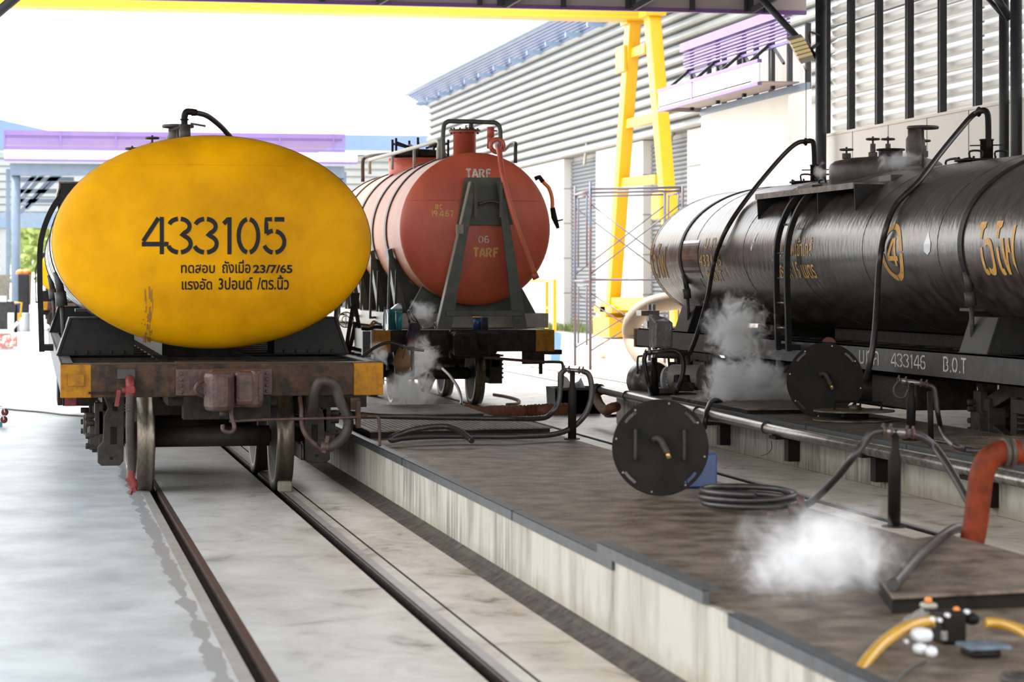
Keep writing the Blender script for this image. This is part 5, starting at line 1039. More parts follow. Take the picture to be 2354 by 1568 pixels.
# blue and white folding board
p = gz(1330, 832); bd = thing('folding_board', p, 'scuffed blue and white folding board leaning at the scaffold foot', 'board')
a = [aD(px, py, 47.2) for px, py in ((1331, 768), (1350, 772), (1346, 842), (1321, 843))]; MB().prism([(v[0], v[2]) for v in a], p[1] - 0.3, p[1] - 0.26).build('front_face', 'signblue', bd)
a = [aD(px, py, 47.4) for px, py in ((1331, 766), (1336, 770), (1323, 843), (1311, 844))]; MB().prism([(v[0], v[2]) for v in a], p[1] - 0.1, p[1] + 0.3).build('back_face', 'plastic_white', bd)
# ---------------------------------------------------------------- duct, pump and wrapped box behind the far end of the black wagon
def spt(name, pts, r, mt, label, cat, n=12, k=8, ribs=0): 
    o = MB().tube(spline(pts, k), r, n).build(name, mt); return tag(o, label, cat)
du = thing('flexible_duct', aD(1450, 820, 36), 'big cream flexible duct curling down behind the black wagon end', 'duct')
MB().tube(spline([aD(1600, 690, 37), aD(1545, 692, 37), aD(1490, 706, 37), aD(1455, 740, 37), aD(1456, 785, 37), aD(1480, 822, 36.5), aD(1512, 850, 36), aD(1545, 882, 36)], 8), 0.145, 20).build('duct_hose', 'duct', du)
du2 = tag(MB().tube(spline([aD(1372, 818, 52), aD(1400, 818, 52), aD(1450, 822, 51), aD(1500, 828, 50), aD(1540, 830, 49)], 6), [0.13] * 25, 16).build('flexible_duct', 'duct'), 'cream duct lying flat on the sunlit yard right of the scaffold', 'duct')
du2.data.materials[0] = M['duct']
pm = thing('pump_set', aX(1540, 900, 7.1), 'greasy pump and motor set on a steel base behind the round lids', 'pump')
ZP_ = 27.6
def Q(px, py, Z=27.6): return aD(px, py, Z)
def qbox(px0, px1, py0, py1, Z, d): a, b = Q(px0, py0, Z), Q(px1, py1, Z); return MB().box(min(a[0], b[0]), max(a[0], b[0]), a[1], a[1] + d, b[2], a[2])
a = Q(1545, 866); MB().cyl((a[0] - 0.0, a[1], a[2]), (a[0] + 0.28, a[1] - 0.25, a[2]), 0.14, 24).build('motor', 'cream_steel', pm, 0.01)
a = Q(1532, 872); m = MB().cyl((a[0], a[1], a[2]), (a[0] + 0.02, a[1] - 0.02, a[2]), 0.145, 24)
for i in range(6): m.box(a[0] - 0.03, a[0] - 0.01, a[1] - 0.1, a[1] - 0.05, a[2] - 0.1 + i * 0.035, a[2] - 0.08 + i * 0.035)
m.build('fan_cover', 'plastic_white', pm)
qbox(1556, 1610, 862, 898, 27.3, 0.3).build('pump_casing', 'dark', pm, 0.02)
qbox(1560, 1600, 880, 900, 27.1, 0.3).build('gearbox', 'frame_cast', pm, 0.02)
qbox(1515, 1605, 905, 916, 27.2, 0.5).build('base_frame', 'sill', pm); qbox(1555, 1612, 915, 925, 26.5, 0.3).build('base_frame', 'sill', pm); qbox(1516, 1560, 893, 904, 27.0, 0.3).build('base_frame', 'sill', pm)
a = Q(1580, 815); b = Q(1580, 858); MB().cyl(a, b, 0.035, 12).cyl((b[0], b[1], b[2]), (b[0], b[1], b[2] - 0.03), 0.09, 16).tube([Q(1505, 815), Q(1550, 817), Q(1582, 812)], 0.04, 12).build('riser_pipe', 'olive', pm)
bl = thing('barrel', aX(1492, 920, 6.95), 'dark dented round drum with silver patch beside the pump', 'drum')
a = Q(1492, 876, 28.6); M['dented'] = mat('dented_dark_drum', (0.06, 0.05, 0.045), 0.4, metal=0.4, col2=(0.36, 0.36, 0.36), sc_=4, amt=0.9, lo=0.52, hi=0.6)
MB().lathe([(0.0, -0.26), (0.15, -0.25), (0.225, -0.22), (0.24, -0.15), (0.24, 0.15), (0.22, 0.22), (0.0, 0.25)], (a[0], a[1], a[2]), 'Y', n=32).build('shell', 'dented', bl); MB().box(a[0] - 0.15, a[0] + 0.15, a[1] - 0.15, a[1] + 0.15, 0.0, a[2] - 0.19).build('cradle', 'dark', bl)
MB().tube(spline([Q(1466, 860, 28.3), Q(1466, 824, 28.3), Q(1472, 819, 28.3), Q(1488, 818, 28.3)], 4), 0.012, 8).build('handle', 'bhose', bl)
bx = thing('wrapped_box', aX(1525, 800, 7.2), 'upright box wrapped in grey plastic film on a thin stand', 'box')
a, b = Q(1504, 735, 27.9), Q(1549, 800, 27.9); MB().add([(a[0], a[1], b[2]), (b[0], a[1], b[2]), (b[0], a[1] + 0.28, b[2]), (a[0], a[1] + 0.28, b[2]), (a[0] + 0.01, a[1], a[2] - 0.02), (b[0] + 0.005, a[1], a[2] - 0.03), (b[0], a[1] + 0.28, a[2] + 0.02), (a[0], a[1] + 0.28, a[2] + 0.07)], [(0, 3, 2, 1), (4, 5, 6, 7), (0, 1, 5, 4), (1, 2, 6, 5), (2, 3, 7, 6), (3, 0, 4, 7)]).build('film', 'film', bx, 0.02)
for px in (1514, 1540): p = Q(px, 800, 27.9); MB().tube([(p[0], p[1] + 0.1, p[2]), (p[0] + (0.04 if px > 1520 else -0.01), p[1] + 0.1, 0.40)], 0.014, 8).build('stand_leg', 'steel_paint', bx)
a = Q(1490, 712, 33); qq = thing('control_cabinet', aD(1490, 800, 33), 'small grey control cabinet seen inside the curled duct', 'cabinet'); qbox(1474, 1518, 714, 726, 34, 0.3).build('hood', 'film', qq); qbox(1498, 1519, 726, 760, 34, 0.3).build('body', 'cream_steel', qq); qbox(1488, 1504, 738, 760, 33.8, 0.2).build('meter', 'film', qq)
for px in (1502, 1512): a = Q(px, 700, 34.2); MB().box(a[0] - 0.02, a[0] + 0.02, a[1] + 0.2, a[1] + 0.25, 0, a[2]).build('post', 'blue_steel', qq)

# ---------------------------------------------------------------- long pipe along platform 2
pp = thing('long_pipe', (6.45, 20, 0.3), 'long worn silver steam pipe on brackets along the far low platform', 'pipe')
m = MB(); m.tube([(6.45, 13.0, 0.325), (6.45, 20.0, 0.33), (6.45, 27.4, 0.40)], 0.048, 16); m.build('pipe', 'alu', pp)
for px in (1442, 1605, 1763, 2253):
    y = aX(px, 960, 6.45)[1]; MB().ring((6.45, y, 0.335 + max(0, (y - 20) * 0.009)), 0.051, 0.007, 'Y', n=20).build('pipe_clip', 'bhose', pp)
for px in (1640, 1795, 1993, 2240):
    y = aX(px, 960, 6.5)[1]; MB().box(6.55, 6.655, y - 0.06, y + 0.06, 0.06, 0.29).box(6.40, 6.62, y - 0.16, y + 0.04, 0.262, 0.29).build('pipe_bracket', 'disc', pp)
spt('thin_wire', [aX(1773, 1015, 6.45), aX(1774, 1030, 6.5), aX(1765, 1042, 6.5), aX(1748, 1048, 6.5)], 0.004, 'bhose', 'thin black wire dangling below the long silver pipe', 'wire', 6)
# orange ribbed hose joining it at its far end
oh = thing('ribbed_hose', (6.4, 27.3, 0), 'orange-brown ribbed hose bending from the end of the long silver pipe', 'hose')
pts = spline([(6.43, 27.35, 0.405), aX(1369, 893, 6.42), aX(1370, 910, 6.4), aX(1378, 930, 6.35), aX(1392, 944, 6.3), aX(1405, 938, 6.3), aX(1418, 935, 6.4)], 10)
MB().tube(pts, [0.052 + 0.006 * math.sin(i * 2.4) for i in range(len(pts))], 16).build('hose', 'rust_hose', oh); MB().ring((6.44, 27.3, 0.40), 0.055, 0.014, 'Y').build('clamp', 'bhose', oh)
pts = spline([gz(1060, 944, 0.40), gz(1090, 950, 0.42), gz(1130, 944, 0.10), gz(1180, 944, 0.10), gz(1230, 941, 0.10), gz(1290, 938, 0.10)], 16)
pts = spline([aX(1075, 943, 4.15), aX(1100, 949, 4.3), aX(1140, 946, 4.55), aX(1200, 945, 4.9), aX(1250, 942, 5.1), aX(1300, 940, 5.4)], 16)
o = MB().tube(pts, [0.058 + 0.007 * math.sin(i * 2.3) for i in range(len(pts))], 16).build('ribbed_hose', 'rust_hose'); tag(o, 'long rusty ribbed hose lying between the low platform and the green tub', 'hose')
tb = thing('metal_tub', gz(1328, 950), 'dark green metal tub holding crumpled white sheets', 'tub')
a = gz(1270, 950); b = gz(1375, 950); zt_ = H - (890 - HY) * (F * H / 302) / F
x0, x1, y0 = a[0], b[0], min(a[1], b[1]) - 0.1
MB().prism([(x0, 0), (x1, 0), (x1 + 0.02, zt_), (x0 - 0.02, zt_)], y0, y0 + 0.02).prism([(x0, 0), (x1, 0), (x1 + 0.02, zt_), (x0 - 0.02, zt_)], y0 + 0.5, y0 + 0.52).box(x0 - 0.01, x0 + 0.01, y0, y0 + 0.5, 0, zt_).box(x1 - 0.01, x1 + 0.01, y0, y0 + 0.5, 0, zt_).box(x0, x1, y0, y0 + 0.5, 0, 0.3).build('tub_shell', 'green', tb, 0.004)
m = MB()
for (px0, py0, px1, py1, px2, py2) in ((1283, 893, 1283, 855, 1304, 868), (1304, 868, 1320, 893, 1283, 893), (1320, 893, 1336, 868, 1346, 893), (1300, 892, 1330, 876, 1340, 893)):
    zz = F * H / 302 + 0.3; pq = [aD(px0, py0, zz), aD(px1, py1, zz), aD(px2, py2, zz)]; m.add(pq + [(p[0], p[1] + 0.03, p[2]) for p in pq], [(0, 1, 2), (3, 4, 5), (0, 1, 4, 3), (1, 2, 5, 4), (2, 0, 3, 5)])
o = m.build('crumpled_sheets', 'plastic_white'); tag(o, 'crumpled white sheets sticking out of the green tub', 'sheets')

# ---------------------------------------------------------------- round lids
def lid(c, r, nrm, up, label, nslots=4, handles=True, elbow=True, holes=8):
    """steel cover disc; nrm is the face normal towards the viewer"""
    t = thing('round_lid', c, label, 'lid', 'round black tank lids'); c = Vector(c); w_ = Vector(nrm).normalized(); u = w_.cross(Vector(up)).normalized() * -1; v = w_.cross(u).normalized()
    if v.z < 0: v = -v
    def T(a, b, d): return c + u * a + v * b + w_ * d
    m = MB(); n = 72
    # ring with curved slots near the rim: build the disc in radial sectors
    rs = [0.0, r * 0.86, r * 0.92, r]; slots = [(45, 20), (135, 20), (225, 20), (315, 20)][:nslots]; seg = []
    def open_(a): return any(abs((a - s[0] + 180) % 360 - 180) < s[1] / 2 for s in slots)
    for j in range(3):
        for i in range(n):
            a0, a1 = 360 * i / n, 360 * (i + 1) / n
            if j == 1 and open_((a0 + a1) / 2): continue
            p = [T(rr * math.cos(math.radians(a)), rr * math.sin(math.radians(a)), d) for d in (0.006, -0.006) for rr, a in ((rs[j], a0), (rs[j + 1], a0), (rs[j + 1], a1), (rs[j], a1))]
            m.add(p, [(0, 1, 2, 3), (7, 6, 5, 4), (1, 5, 6, 2), (0, 3, 7, 4), (0, 4, 5, 1), (2, 6, 7, 3)])
    m.build('disc', 'disc', t)
    m = MB()
    for i in range(holes):
        a = 2 * PI * (i + 0.5) / holes + 0.2; m.cyl(T(r * 0.93 * math.cos(a), r * 0.93 * math.sin(a), 0.004), T(r * 0.93 * math.cos(a), r * 0.93 * math.sin(a), 0.008), r * 0.022, 10)
    m.build('bolt_hole', 'wheel', t)
    if handles:
        for s in (-1, 1):
            MB().tube(spline([T(s * r * 0.5, r * 0.36, 0), T(s * r * 0.5, r * 0.36, 0.04), T(s * r * 0.5, r * 0.3, 0.06), T(s * r * 0.5, -r * 0.18, 0.06), T(s * r * 0.5, -r * 0.24, 0.04), T(s * r * 0.5, -r * 0.24, 0)], 4), 0.010, 8).build('handle', 'frame_cast', t)
    if elbow:
        k = r / 0.28
        e = MB().tube(spline([T(-0.03 * k, 0.05 * k, 0), T(-0.03 * k, 0.05 * k, 0.05), T(0.0, 0.05 * k, 0.075), T(0.03 * k, 0.0, 0.085), T(0.045 * k, -0.03 * k, 0.09)], 5), 0.019 * k, 12).build('elbow_pipe', 'frame_cast', t)
        MB().cyl(T(0.04 * k, -0.02 * k, 0.09), T(0.055 * k, -0.06 * k, 0.09), 0.014 * k, 10).build('nipple', 'brass', e)
    return t
c = gz(1518, 1140, 0.402); Zc1 = F * (H - 0.402) / 492
lid(aD(1518, 1029, Zc1), 0.282, (-0.30, -1, 0.04), (0, 0, 1), 'nearest upright round black lid with two bar handles and elbow pipe')
lid(aD(1897, 876, F * (H - 0.385) / 310), 0.36, (-0.33, -1, 0.03), (0, 0, 1), 'upright round black lid leaning before the black wagon', handles=False)
# the flat double lid
fc = aX(1963, 944, 7.35); fl2 = thing('flat_lid', (fc[0], fc[1], 0.385), 'flat double round lid with bent handles lying on the far low platform', 'lid')
rr = 0.37; z1 = fc[2]
MB().cyl((fc[0], fc[1], z1 - 0.008), (fc[0], fc[1], z1 + 0.006), rr, 48).build('upper_disc', 'plate', fl2)
MB().cyl((fc[0] - 0.03, fc[1] - 0.05, 0.386), (fc[0] - 0.03, fc[1] - 0.05, 0.40), rr * 0.97, 48).build('lower_disc', 'plate', fl2)
MB().cyl((fc[0], fc[1] - 0.05, 0.40), (fc[0], fc[1] - 0.05, z1 - 0.008), 0.12, 20).build('hub', 'disc', fl2)
MB().cyl((fc[0], fc[1] - 0.02, z1), (fc[0], fc[1] - 0.02, z1 + 0.05), 0.05, 20).build('socket', 'green', fl2)
for (dx, dy) in ((-0.17, 0.05), (0.02, -0.12)): x, y = fc[0] + dx, fc[1] + dy; MB().tube(spline([(x, y, z1), (x, y, z1 + 0.07), (x + 0.02, y, z1 + 0.08), (x + 0.18, y, z1 + 0.08), (x + 0.2, y, z1 + 0.07), (x + 0.2, y, z1)], 4), 0.010, 8).build('handle', 'disc', fl2)
# blue plastic container behind the nearest lid
a, b = gz(1652, 1122, 0.402), gz(1588, 1127, 0.402); cb = thing('blue_container', a, 'blue plastic container half hidden behind the nearest round lid', 'container')
zt_ = aD(1650, 1042, F * 1.248 / (1122 - HY))[2]
MB().prism([(b[0], b[1] + 0.12), (a[0], a[1] + 0.02), (a[0] - 0.02, a[1] + 0.22), (b[0], b[1] + 0.3)], 0.402, zt_, 'Z').build('body', 'blue', cb, 0.012)

# ---------------------------------------------------------------- hose stands
def stand(name, base, top, r, label):
    t = thing(name, base, label, 'hose stand', 'black steel hose stands'); b, p = Vector(base), Vector(top)
    MB().tube([b, b + (p - b) * 0.70, b + (p - b) * 0.80, p], [r, r, r * 0.62, r * 0.62], 14).cyl(b, b + Vector((0, 0, 0.008)), r * 1.9, 16).build('post', 'disc', t); return t
def tee(t, a, b, r=0.022):
    a, b = Vector(a), Vector(b); MB().tube([a, b], r, 12).build('tee_pipe', 'alu', t)
    for p in (a, b, a.lerp(b, 0.25), a.lerp(b, 0.8)): MB().ring(p, r * 1.15, 0.007, 'X', n=16).bar(p + Vector((0, 0, r)), p + Vector((0.005, 0, r + 0.018)), 0.010, 0.010).build('hose_clamp', 'rust', t)
Za = F * 1.25 / 362
s1 = stand('hose_stand', aD(1315, 1010, Za), aD(1316, 852, Za), 0.034, 'black hose stand with two drooping hoses beside the green tub')
tee(s1, aD(1297, 850, Za), aD(1340, 853, Za), 0.017)
def H1(px, py, z=Za): return aD(px, py, z)
spt('rubber_hose', [H1(1297, 851), H1(1289, 862), H1(1288, 890), H1(1284, 925), H1(1268, 950), H1(1240, 962, Za + .2), H1(1150, 962, 19.7), H1(1000, 960, 19.5), H1(880, 957, 19.2), H1(800, 950, 19.4), H1(742, 948, 19.6)], 0.021, 'bhose', 'long black hose drooping left from the stand across the ribbed cover plate', 'hose')
spt('rubber_hose', [H1(1340, 853), H1(1354, 862), H1(1360, 890), H1(1357, 925), H1(1342, 958), H1(1310, 986), H1(1262, 1000, 19.0), H1(1180, 1003, 18.75), H1(1090, 1003, 18.75), H1(1000, 1003, 18.7), H1(930, 1007, 18.5), H1(902, 1012, 18.4), H1(900, 1006, 18.4), H1(925, 996, 18.5), H1(965, 985, 18.5), H1(1020, 980, 18.6), H1(1055, 990, 18.5), H1(1085, 1014, 18.3)], 0.022, 'bhose', 'thick black hose looping from the stand and arching over the platform', 'hose')
base = gz(2055, 1212, 0.401); Zb = F * 1.249 / (1212 - HY)
s2 = stand('hose_stand', base, aD(2058, 988, Zb), 0.033, 'nearest hose stand rising through steam at the right of the platform')
tee(s2, aD(2030, 990, Zb), aD(2098, 997, Zb), 0.02)
def H2(px, py, z=Zb): return aD(px, py, z)
spt('rubber_hose', [H2(2030, 990), H2(2005, 996), H2(1985, 1020), H2(1958, 1055), H2(1930, 1090, 12.5), H2(1900, 1122, 12.7), H2(1870, 1150, 12.9), H2(1845, 1165, 13.0), H2(1825, 1180, 13.0)], 0.020, 'bhose', 'black hose sloping from nearest stand down to the coil', 'hose')
spt('rubber_hose', [H2(2098, 997), H2(2125, 1008), H2(2150, 1030), H2(2175, 1065, 12.2), H2(2205, 1115, 12.1), H2(2235, 1170, 12.0)], 0.020, 'bhose', 'black hose sloping right from the nearest stand behind the orange hose', 'hose')
# coil of hose
Zk = F * 1.23 / (1165 - HY); cc = Vector(aD(1722, 1158, Zk)); pts = []
for i in range(66):
    a = 2 * PI * i / 24; r_ = 0.255 + 0.012 * math.sin(i * 0.4) + 0.004 * i / 24; pts.append((cc.x + r_ * math.cos(a) * 1.0, cc.y + 0.34 * r_ / 0.26 * math.sin(a) * 1.0, 0.423 + 0.036 * (i / 24) % 0.15))
pts = [(cc.x + (p[0] - cc.x) * (1 - 0.0016 * (i % 50)), p[1], 0.425 + 0.034 * (i / 24)) for i, p in enumerate(pts)]
o = MB().tube(pts, 0.018, 10).build('hose_coil', 'bhose'); tag(o, 'coil of grey-black hose lying on the low platform behind the steam', 'hose coil')
o = MB().cyl(H2(1812, 1172, 12.9), H2(1850, 1168, 12.9), 0.03, 10).cyl(H2(1840, 1140, 12.9), H2(1845, 1178, 12.9), 0.022, 10).cyl(H2(1762, 1182, 12.9), H2(1786, 1184, 12.9), 0.028, 10).build('hose_coupling', 'rust'); tag(o, 'rusty coupling joining hose and coil', 'coupling')
b3 = (6.85, 26.2, 0.385); Z3 = b3[1] * CT + b3[0] * ST
s3 = stand('hose_stand', aD(1508, 925, Z3), aD(1502, 822, Z3), 0.04, 'farthest hose stand beside the pump, with looping hoses')
tee(s3, aD(1484, 812, Z3), aD(1530, 806, Z3), 0.028)
def H3(px, py, z=Z3): return aD(px, py, z)
spt('rubber_hose', [H3(1484, 812), H3(1481, 830), H3(1486, 860), H3(1494, 895), H3(1498, 920, Z3 - 0.3)], 0.026, 'bhose', 'short black hose dropping left of farthest stand', 'hose')
spt('rubber_hose', [H3(1520, 806), H3(1550, 806), H3(1566, 818), H3(1571, 845), H3(1565, 875), H3(1553, 905), H3(1545, 928, Z3 - 0.4)], 0.027, 'bhose', 'looping black hose right of farthest stand before the pump', 'hose')
b4 = gz(2093, 1012, 0.382); Z4 = F * 1.268 / (1012 - HY)
s4 = stand('hose_stand', b4, aD(2096, 880, Z4), 0.036, 'hose stand on far platform near the round lid and black wagon bogie')
tee(s4, aD(2066, 874, Z4), aD(2130, 884, Z4), 0.02)
def H4(px, py, z=Z4): return aD(px, py, z)
spt('rubber_hose', [H4(2066, 876), H4(2056, 890), H4(2056, 905), H4(2066, 914), H4(2080, 912), H4(2088, 895)], 0.010, 'hose', 'thin loose loop of hose hanging from stand near the bogie', 'hose')
spt('rubber_hose', [H4(2128, 884), H4(2146, 892), H4(2152, 915), H4(2156, 950), H4(2165, 990), H4(2185, 1018, 16.5), H4(2220, 1034, 16.2), H4(2270, 1036, 16.2), H4(2330, 1030, 16.3), H4(2400, 1020, 16.5)], 0.021, 'bhose', 'black hose drooping right from stand onto the ribbed plate by the bogie', 'hose')
o = MB().tube([H4(2138, 900, 18.2), H4(2140, 1010, 18.2)], 0.022, 10).build('thin_post', 'disc'); tag(o, 'slim black post just right of hose stand near the bogie', 'post')
spt('rubber_hose', [aX(1619, 985, 6.38), aX(1622, 962, 6.38), aX(1627, 940, 6.45), aX(1634, 925, 6.6), aX(1645, 920, 6.75), aX(1657, 926, 6.85), aX(1664, 942, 6.9)], 0.026, 'bhose', 'short arched black hose stub over the long pipe behind the nearest lid', 'hose')
spt('rubber_hose', [gz(1436, 952, 0.02), gz(1400, 956, 0.02), gz(1392, 948, 0.02), gz(1410, 940, 0.02), gz(1450, 934, 0.02)], 0.018, 'bhose', 'bent grey hose end on the floor beside the orange ribbed hose', 'hose')
# filling hoses going up to the black tank
def hug(px, py, off=0.05):
    X = 7.7
    for _ in range(30):
        z = aX(px, py, X)[2]; X = 0.5 * X + 0.5 * (9.0 - (ell_x(z) if z > CZ else A) - off) if z < CZ + B_ else 0.7 * X + 0.3 * 9.0
    return aX(px, py, X)
spt('filling_hose', [aX(1586, 812, 7.15), aX(1602, 770, 7.3), aX(1625, 690, 7.5), hug(1640, 610), hug(1655, 560), hug(1680, 510), hug(1722, 450, 0.12), aX(1775, 385, 8.55), aX(1812, 345, 8.75), aX(1835, 328, 8.88), aX(1853, 325, 8.98)], 0.027, 'bhose', 'black filling hose climbing to far hatch of the black tank', 'hose')
fh = tag(MB().tube(spline([aX(1848, 326, 8.96), aX(1864, 324, 9.0), aX(1870, 332, 9.02), aX(1872, 372, 9.02), aX(1872, 400, 9.02)], 5), 0.03, 12).ring(aX(1852, 326, 8.97), 0.035, 0.014, 'X').build('filling_pipe', 'disc'), 'bent black pipe entering the far hatch of the black tank', 'pipe')
spt('filling_hose', [aX(1990, 872, 7.45), aX(2000, 835, 7.45), aX(2010, 770, 7.5), aX(2016, 690, 7.58), hug(2022, 600), hug(2035, 530), hug(2060, 470), hug(2110, 420), aX(2160, 355, 8.42), aX(2205, 300, 8.75), aX(2235, 266, 8.95), aX(2252, 257, 9.0)], 0.028, 'bhose', 'black filling hose crossing the circled number to the near hatch', 'hose')
tag(MB().tube(spline([aX(2248, 257, 8.99), aX(2262, 254, 9.0), aX(2270, 262, 9.02), aX(2272, 290, 9.02), aX(2272, 345, 9.02)], 5), 0.03, 12).ring(aX(2250, 257, 9.0), 0.037, 0.014, 'X').build('filling_pipe', 'disc'), 'bent black pipe entering the near hatch of the black tank', 'pipe')
# the same above the yellow tank
Yh = 23.3
tag(MB().tube(spline([aY(424, 292, Yh), aY(424, 270, Yh), aY(428, 258, Yh), aY(438, 257, Yh), aY(452, 259, Yh)], 5), 0.032, 12).cyl(aY(446, 252, Yh), aY(447, 266, Yh), 0.03, 10).ring(aY(424, 275, Yh), 0.036, 0.008).build('filling_pipe', 'disc'), 'bent black pipe on top of the yellow-ended tank', 'pipe')
tag(MB().cyl(aY(425, 330, Yh), aY(425, 286, Yh), 0.055, 16).bar(aY(388, 301, Yh), aY(412, 292, Yh), 0.02, 0.02).bar(aY(438, 284, Yh), aY(473, 290, Yh), 0.02, 0.02).build('filling_nozzle', 'sill'), 'black filling nozzle with side bars on top of the yellow-ended tank', 'nozzle')
spt('filling_hose', [aY(450, 259, Yh), aY(475, 266, Yh + 0.1), aY(500, 284, Yh + 0.3), aY(520, 304, Yh + 0.5), aY(545, 335, Yh + 0.8), aY(562, 370, Yh + 1.2)], 0.026, 'bhose', 'black filling hose arching over the top of the yellow-ended tank', 'hose')

# ---------------------------------------------------------------- near right: orange hose, steam hose, yellow hose pump
XO = 4.36
def O(px, py, X=XO): return aX(px, py, X)
Zo = 11.3
pts = [aD(2226, 1330, Zo), aD(2232, 1262, Zo), aD(2243, 1200, Zo), aD(2250, 1140, Zo), aD(2256, 1095, Zo), aD(2270, 1060, Zo), aD(2295, 1042, Zo), aD(2325, 1040, Zo), aD(2400, 1040, Zo)]
oh = thing('suction_hose', pts[1], 'thick orange-brown suction hose bending over beside the platform at right', 'hose')
MB().tube(spline(pts, 8), 0.058, 22).build('hose', 'orange_hose', oh)
for px in (2310, 2322): p = Vector(aD(px, 1041, Zo)); MB().ring(p, 0.062, 0.012, 'X', n=24).build('clamp', 'olive', oh)
p = Vector(aD(2340, 1038, Zo)); MB().cyl(p, p + Vector((0.3, 0, 0)), 0.06, 16).build('end_pipe', 'rust', oh)
spt('rubber_hose', [aD(2222, 1214, 11.6), aD(2195, 1216, 11.5), aD(2160, 1238, 11.0), aD(2120, 1272, 10.4), aD(2092, 1300, 9.9), aD(2070, 1325, 9.5), aD(2052, 1345, 9.2)], 0.024, 'bhose', 'black hose running from the orange hose into the foreground steam', 'hose')
Zy = 8.35
pts = [aD(1940, 1600, 7.75), aD(1965, 1560, 7.8), aD(2000, 1510, 7.95), aD(2040, 1470, 8.1), aD(2085, 1442, 8.2), aD(2130, 1430, 8.3), aD(2150, 1430, 8.3)]
o = MB().tube(spline(pts, 8), 0.020, 16).build('clear_hose', 'hose_yellow'); tag(o, 'translucent yellow hose curving off the platform from the small pump', 'hose')
pts = [aD(2265, 1432, 8.3), aD(2300, 1434, 8.3), aD(2340, 1446, 8.2), aD(2380, 1470, 8.1)]
o = MB().tube(spline(pts, 8), 0.018, 16).build('clear_hose', 'hose_yellow'); tag(o, 'yellow hose leading right from the small pump to the edge', 'hose')
pu = thing('diaphragm_pump', gz(2190, 1520, 0.402), 'small black and white pump with yellow hoses nearest the camera', 'pump')
def pb(px0, px1, py0, py1, Z, d, mt, nm, bev=0.012): a, b = aD(px0, py0, Z), aD(px1, py1, Z); return MB().box(a[0], b[0], a[1], a[1] + d, max(b[2], 0.402), a[2]).build(nm, mt, pu, bev)
pb(2168, 2228, 1408, 1530, 8.3, 0.12, 'disc', 'pump_body'); pb(2225, 2260, 1412, 1440, 8.35, 0.06, 'disc', 'outlet', 0.02)
pb(2105, 2154, 1448, 1480, 8.1, 0.08, 'plastic_white', 'white_housing', 0.03); pb(2108, 2140, 1482, 1508, 8.05, 0.06, 'plastic_white', 'white_housing', 0.03); pb(2134, 2162, 1488, 1514, 8.0, 0.05, 'plastic_white', 'white_housing', 0.025)
pb(2126, 2160, 1388, 1402, 8.4, 0.06, 'cream_steel', 'valve_block'); pb(2130, 2146, 1374, 1388, 8.4, 0.03, 'orange', 'orange_knob', 0.01); pb(2196, 2210, 1396, 1412, 8.35, 0.03, 'orange', 'orange_knob', 0.01)
pb(2166, 2180, 1452, 1474, 8.15, 0.02, 'film', 'rating_plate', 0.004)
for (px, py) in ((2141, 1422), (2157, 1424), (2175, 1413), (2220, 1405), (2080, 1473)):
    p = Vector(aD(px, py, 8.15)); MB().cyl(p, p + Vector((0, -0.02, 0)), 0.007, 12).build('bolt', 'plastic_white', pu)
MB().bar(aD(2082, 1428, 8.35), aD(2124, 1404, 8.35), 0.02, 0.02).tube([aD(2060, 1448, 8.3), aD(2100, 1418, 8.35), aD(2135, 1412, 8.35)], 0.012, 8).build('lever', 'film', pu)
spt('power_cord', [gz(2125, 1520, 0.41), gz(2080, 1545, 0.41), gz(2030, 1600, 0.41)], 0.006, 'bhose', 'thin black power cord trailing from small pump toward the camera', 'cord', 8)
kb = thing('switch_box', gz(2290, 1545, 0.402), 'small grey-blue switch box beside the nearest pump', 'box')
a, b = aD(2236, 1496, 8.0), aD(2310, 1545, 8.0); MB().box(a[0], b[0], a[1], a[1] + 0.12, 0.402, a[2]).build('body', 'disc', kb, 0.01); MB().box(a[0] - 0.01, b[0] + 0.03, a[1] - 0.01, a[1] + 0.13, a[2], a[2] + 0.012).build('cover', 'dullblue', kb, 0.004); MB().box(a[0] + 0.03, b[0] - 0.03, a[1] - 0.004, a[1], 0.42, a[2] - 0.01).build('face', 'wood', kb)
o = MB().ring(gz(2350, 1562, 0.43), 0.05, 0.02, n=24).build('hose_ring', 'hose'); tag(o, 'dark ring of hose at the bottom right corner', 'hose ring')
o = MB().box(*(lambda p: (p[0] - 0.055, p[0] + 0.055, p[1] - 0.06, p[1] + 0.06, 0.0, 0.085))(gz(655, 1131))).build('wheel_chock', 'wood'); tag(o, 'small weathered block chocking the right front wheel of the yellow-ended wagon', 'chock'); 
bmd = o.modifiers.new('b', 'BEVEL'); bmd.width = 0.012

# ---------------------------------------------------------------- things resting on the red wagon's beam
Yq = 29.75; ZQ = 1.052
def item(px0, px1, py0, Y=Yq):
    a, b = aY(px0, py0, Y), aY(px1, py0, Y); return (a[0] + b[0]) / 2, (b[0] - a[0]) / 2, a[2]
x, r, zt_ = item(880, 892, 708); bt = thing('water_bottle', (x, Yq, ZQ), 'clear plastic water bottle with blue cap on the red wagon beam', 'bottle')
MB().lathe([(r * 0.9, ZQ), (r, ZQ + 0.02), (r, zt_ - 0.09), (r * 0.5, zt_ - 0.03), (r * 0.4, zt_ - 0.01)], (x, Yq, 0), n=20).build('bottle_body', 'pet', bt); MB().cyl((x, Yq, zt_ - 0.012), (x, Yq, zt_ + 0.01), r * 0.5, 14).build('cap', 'blue', bt)
x, r, zt_ = item(891, 925, 711, 30.0); bk = thing('paint_bucket', (x, 30.0, ZQ), 'rust-speckled teal paint bucket on the red wagon beam', 'bucket')
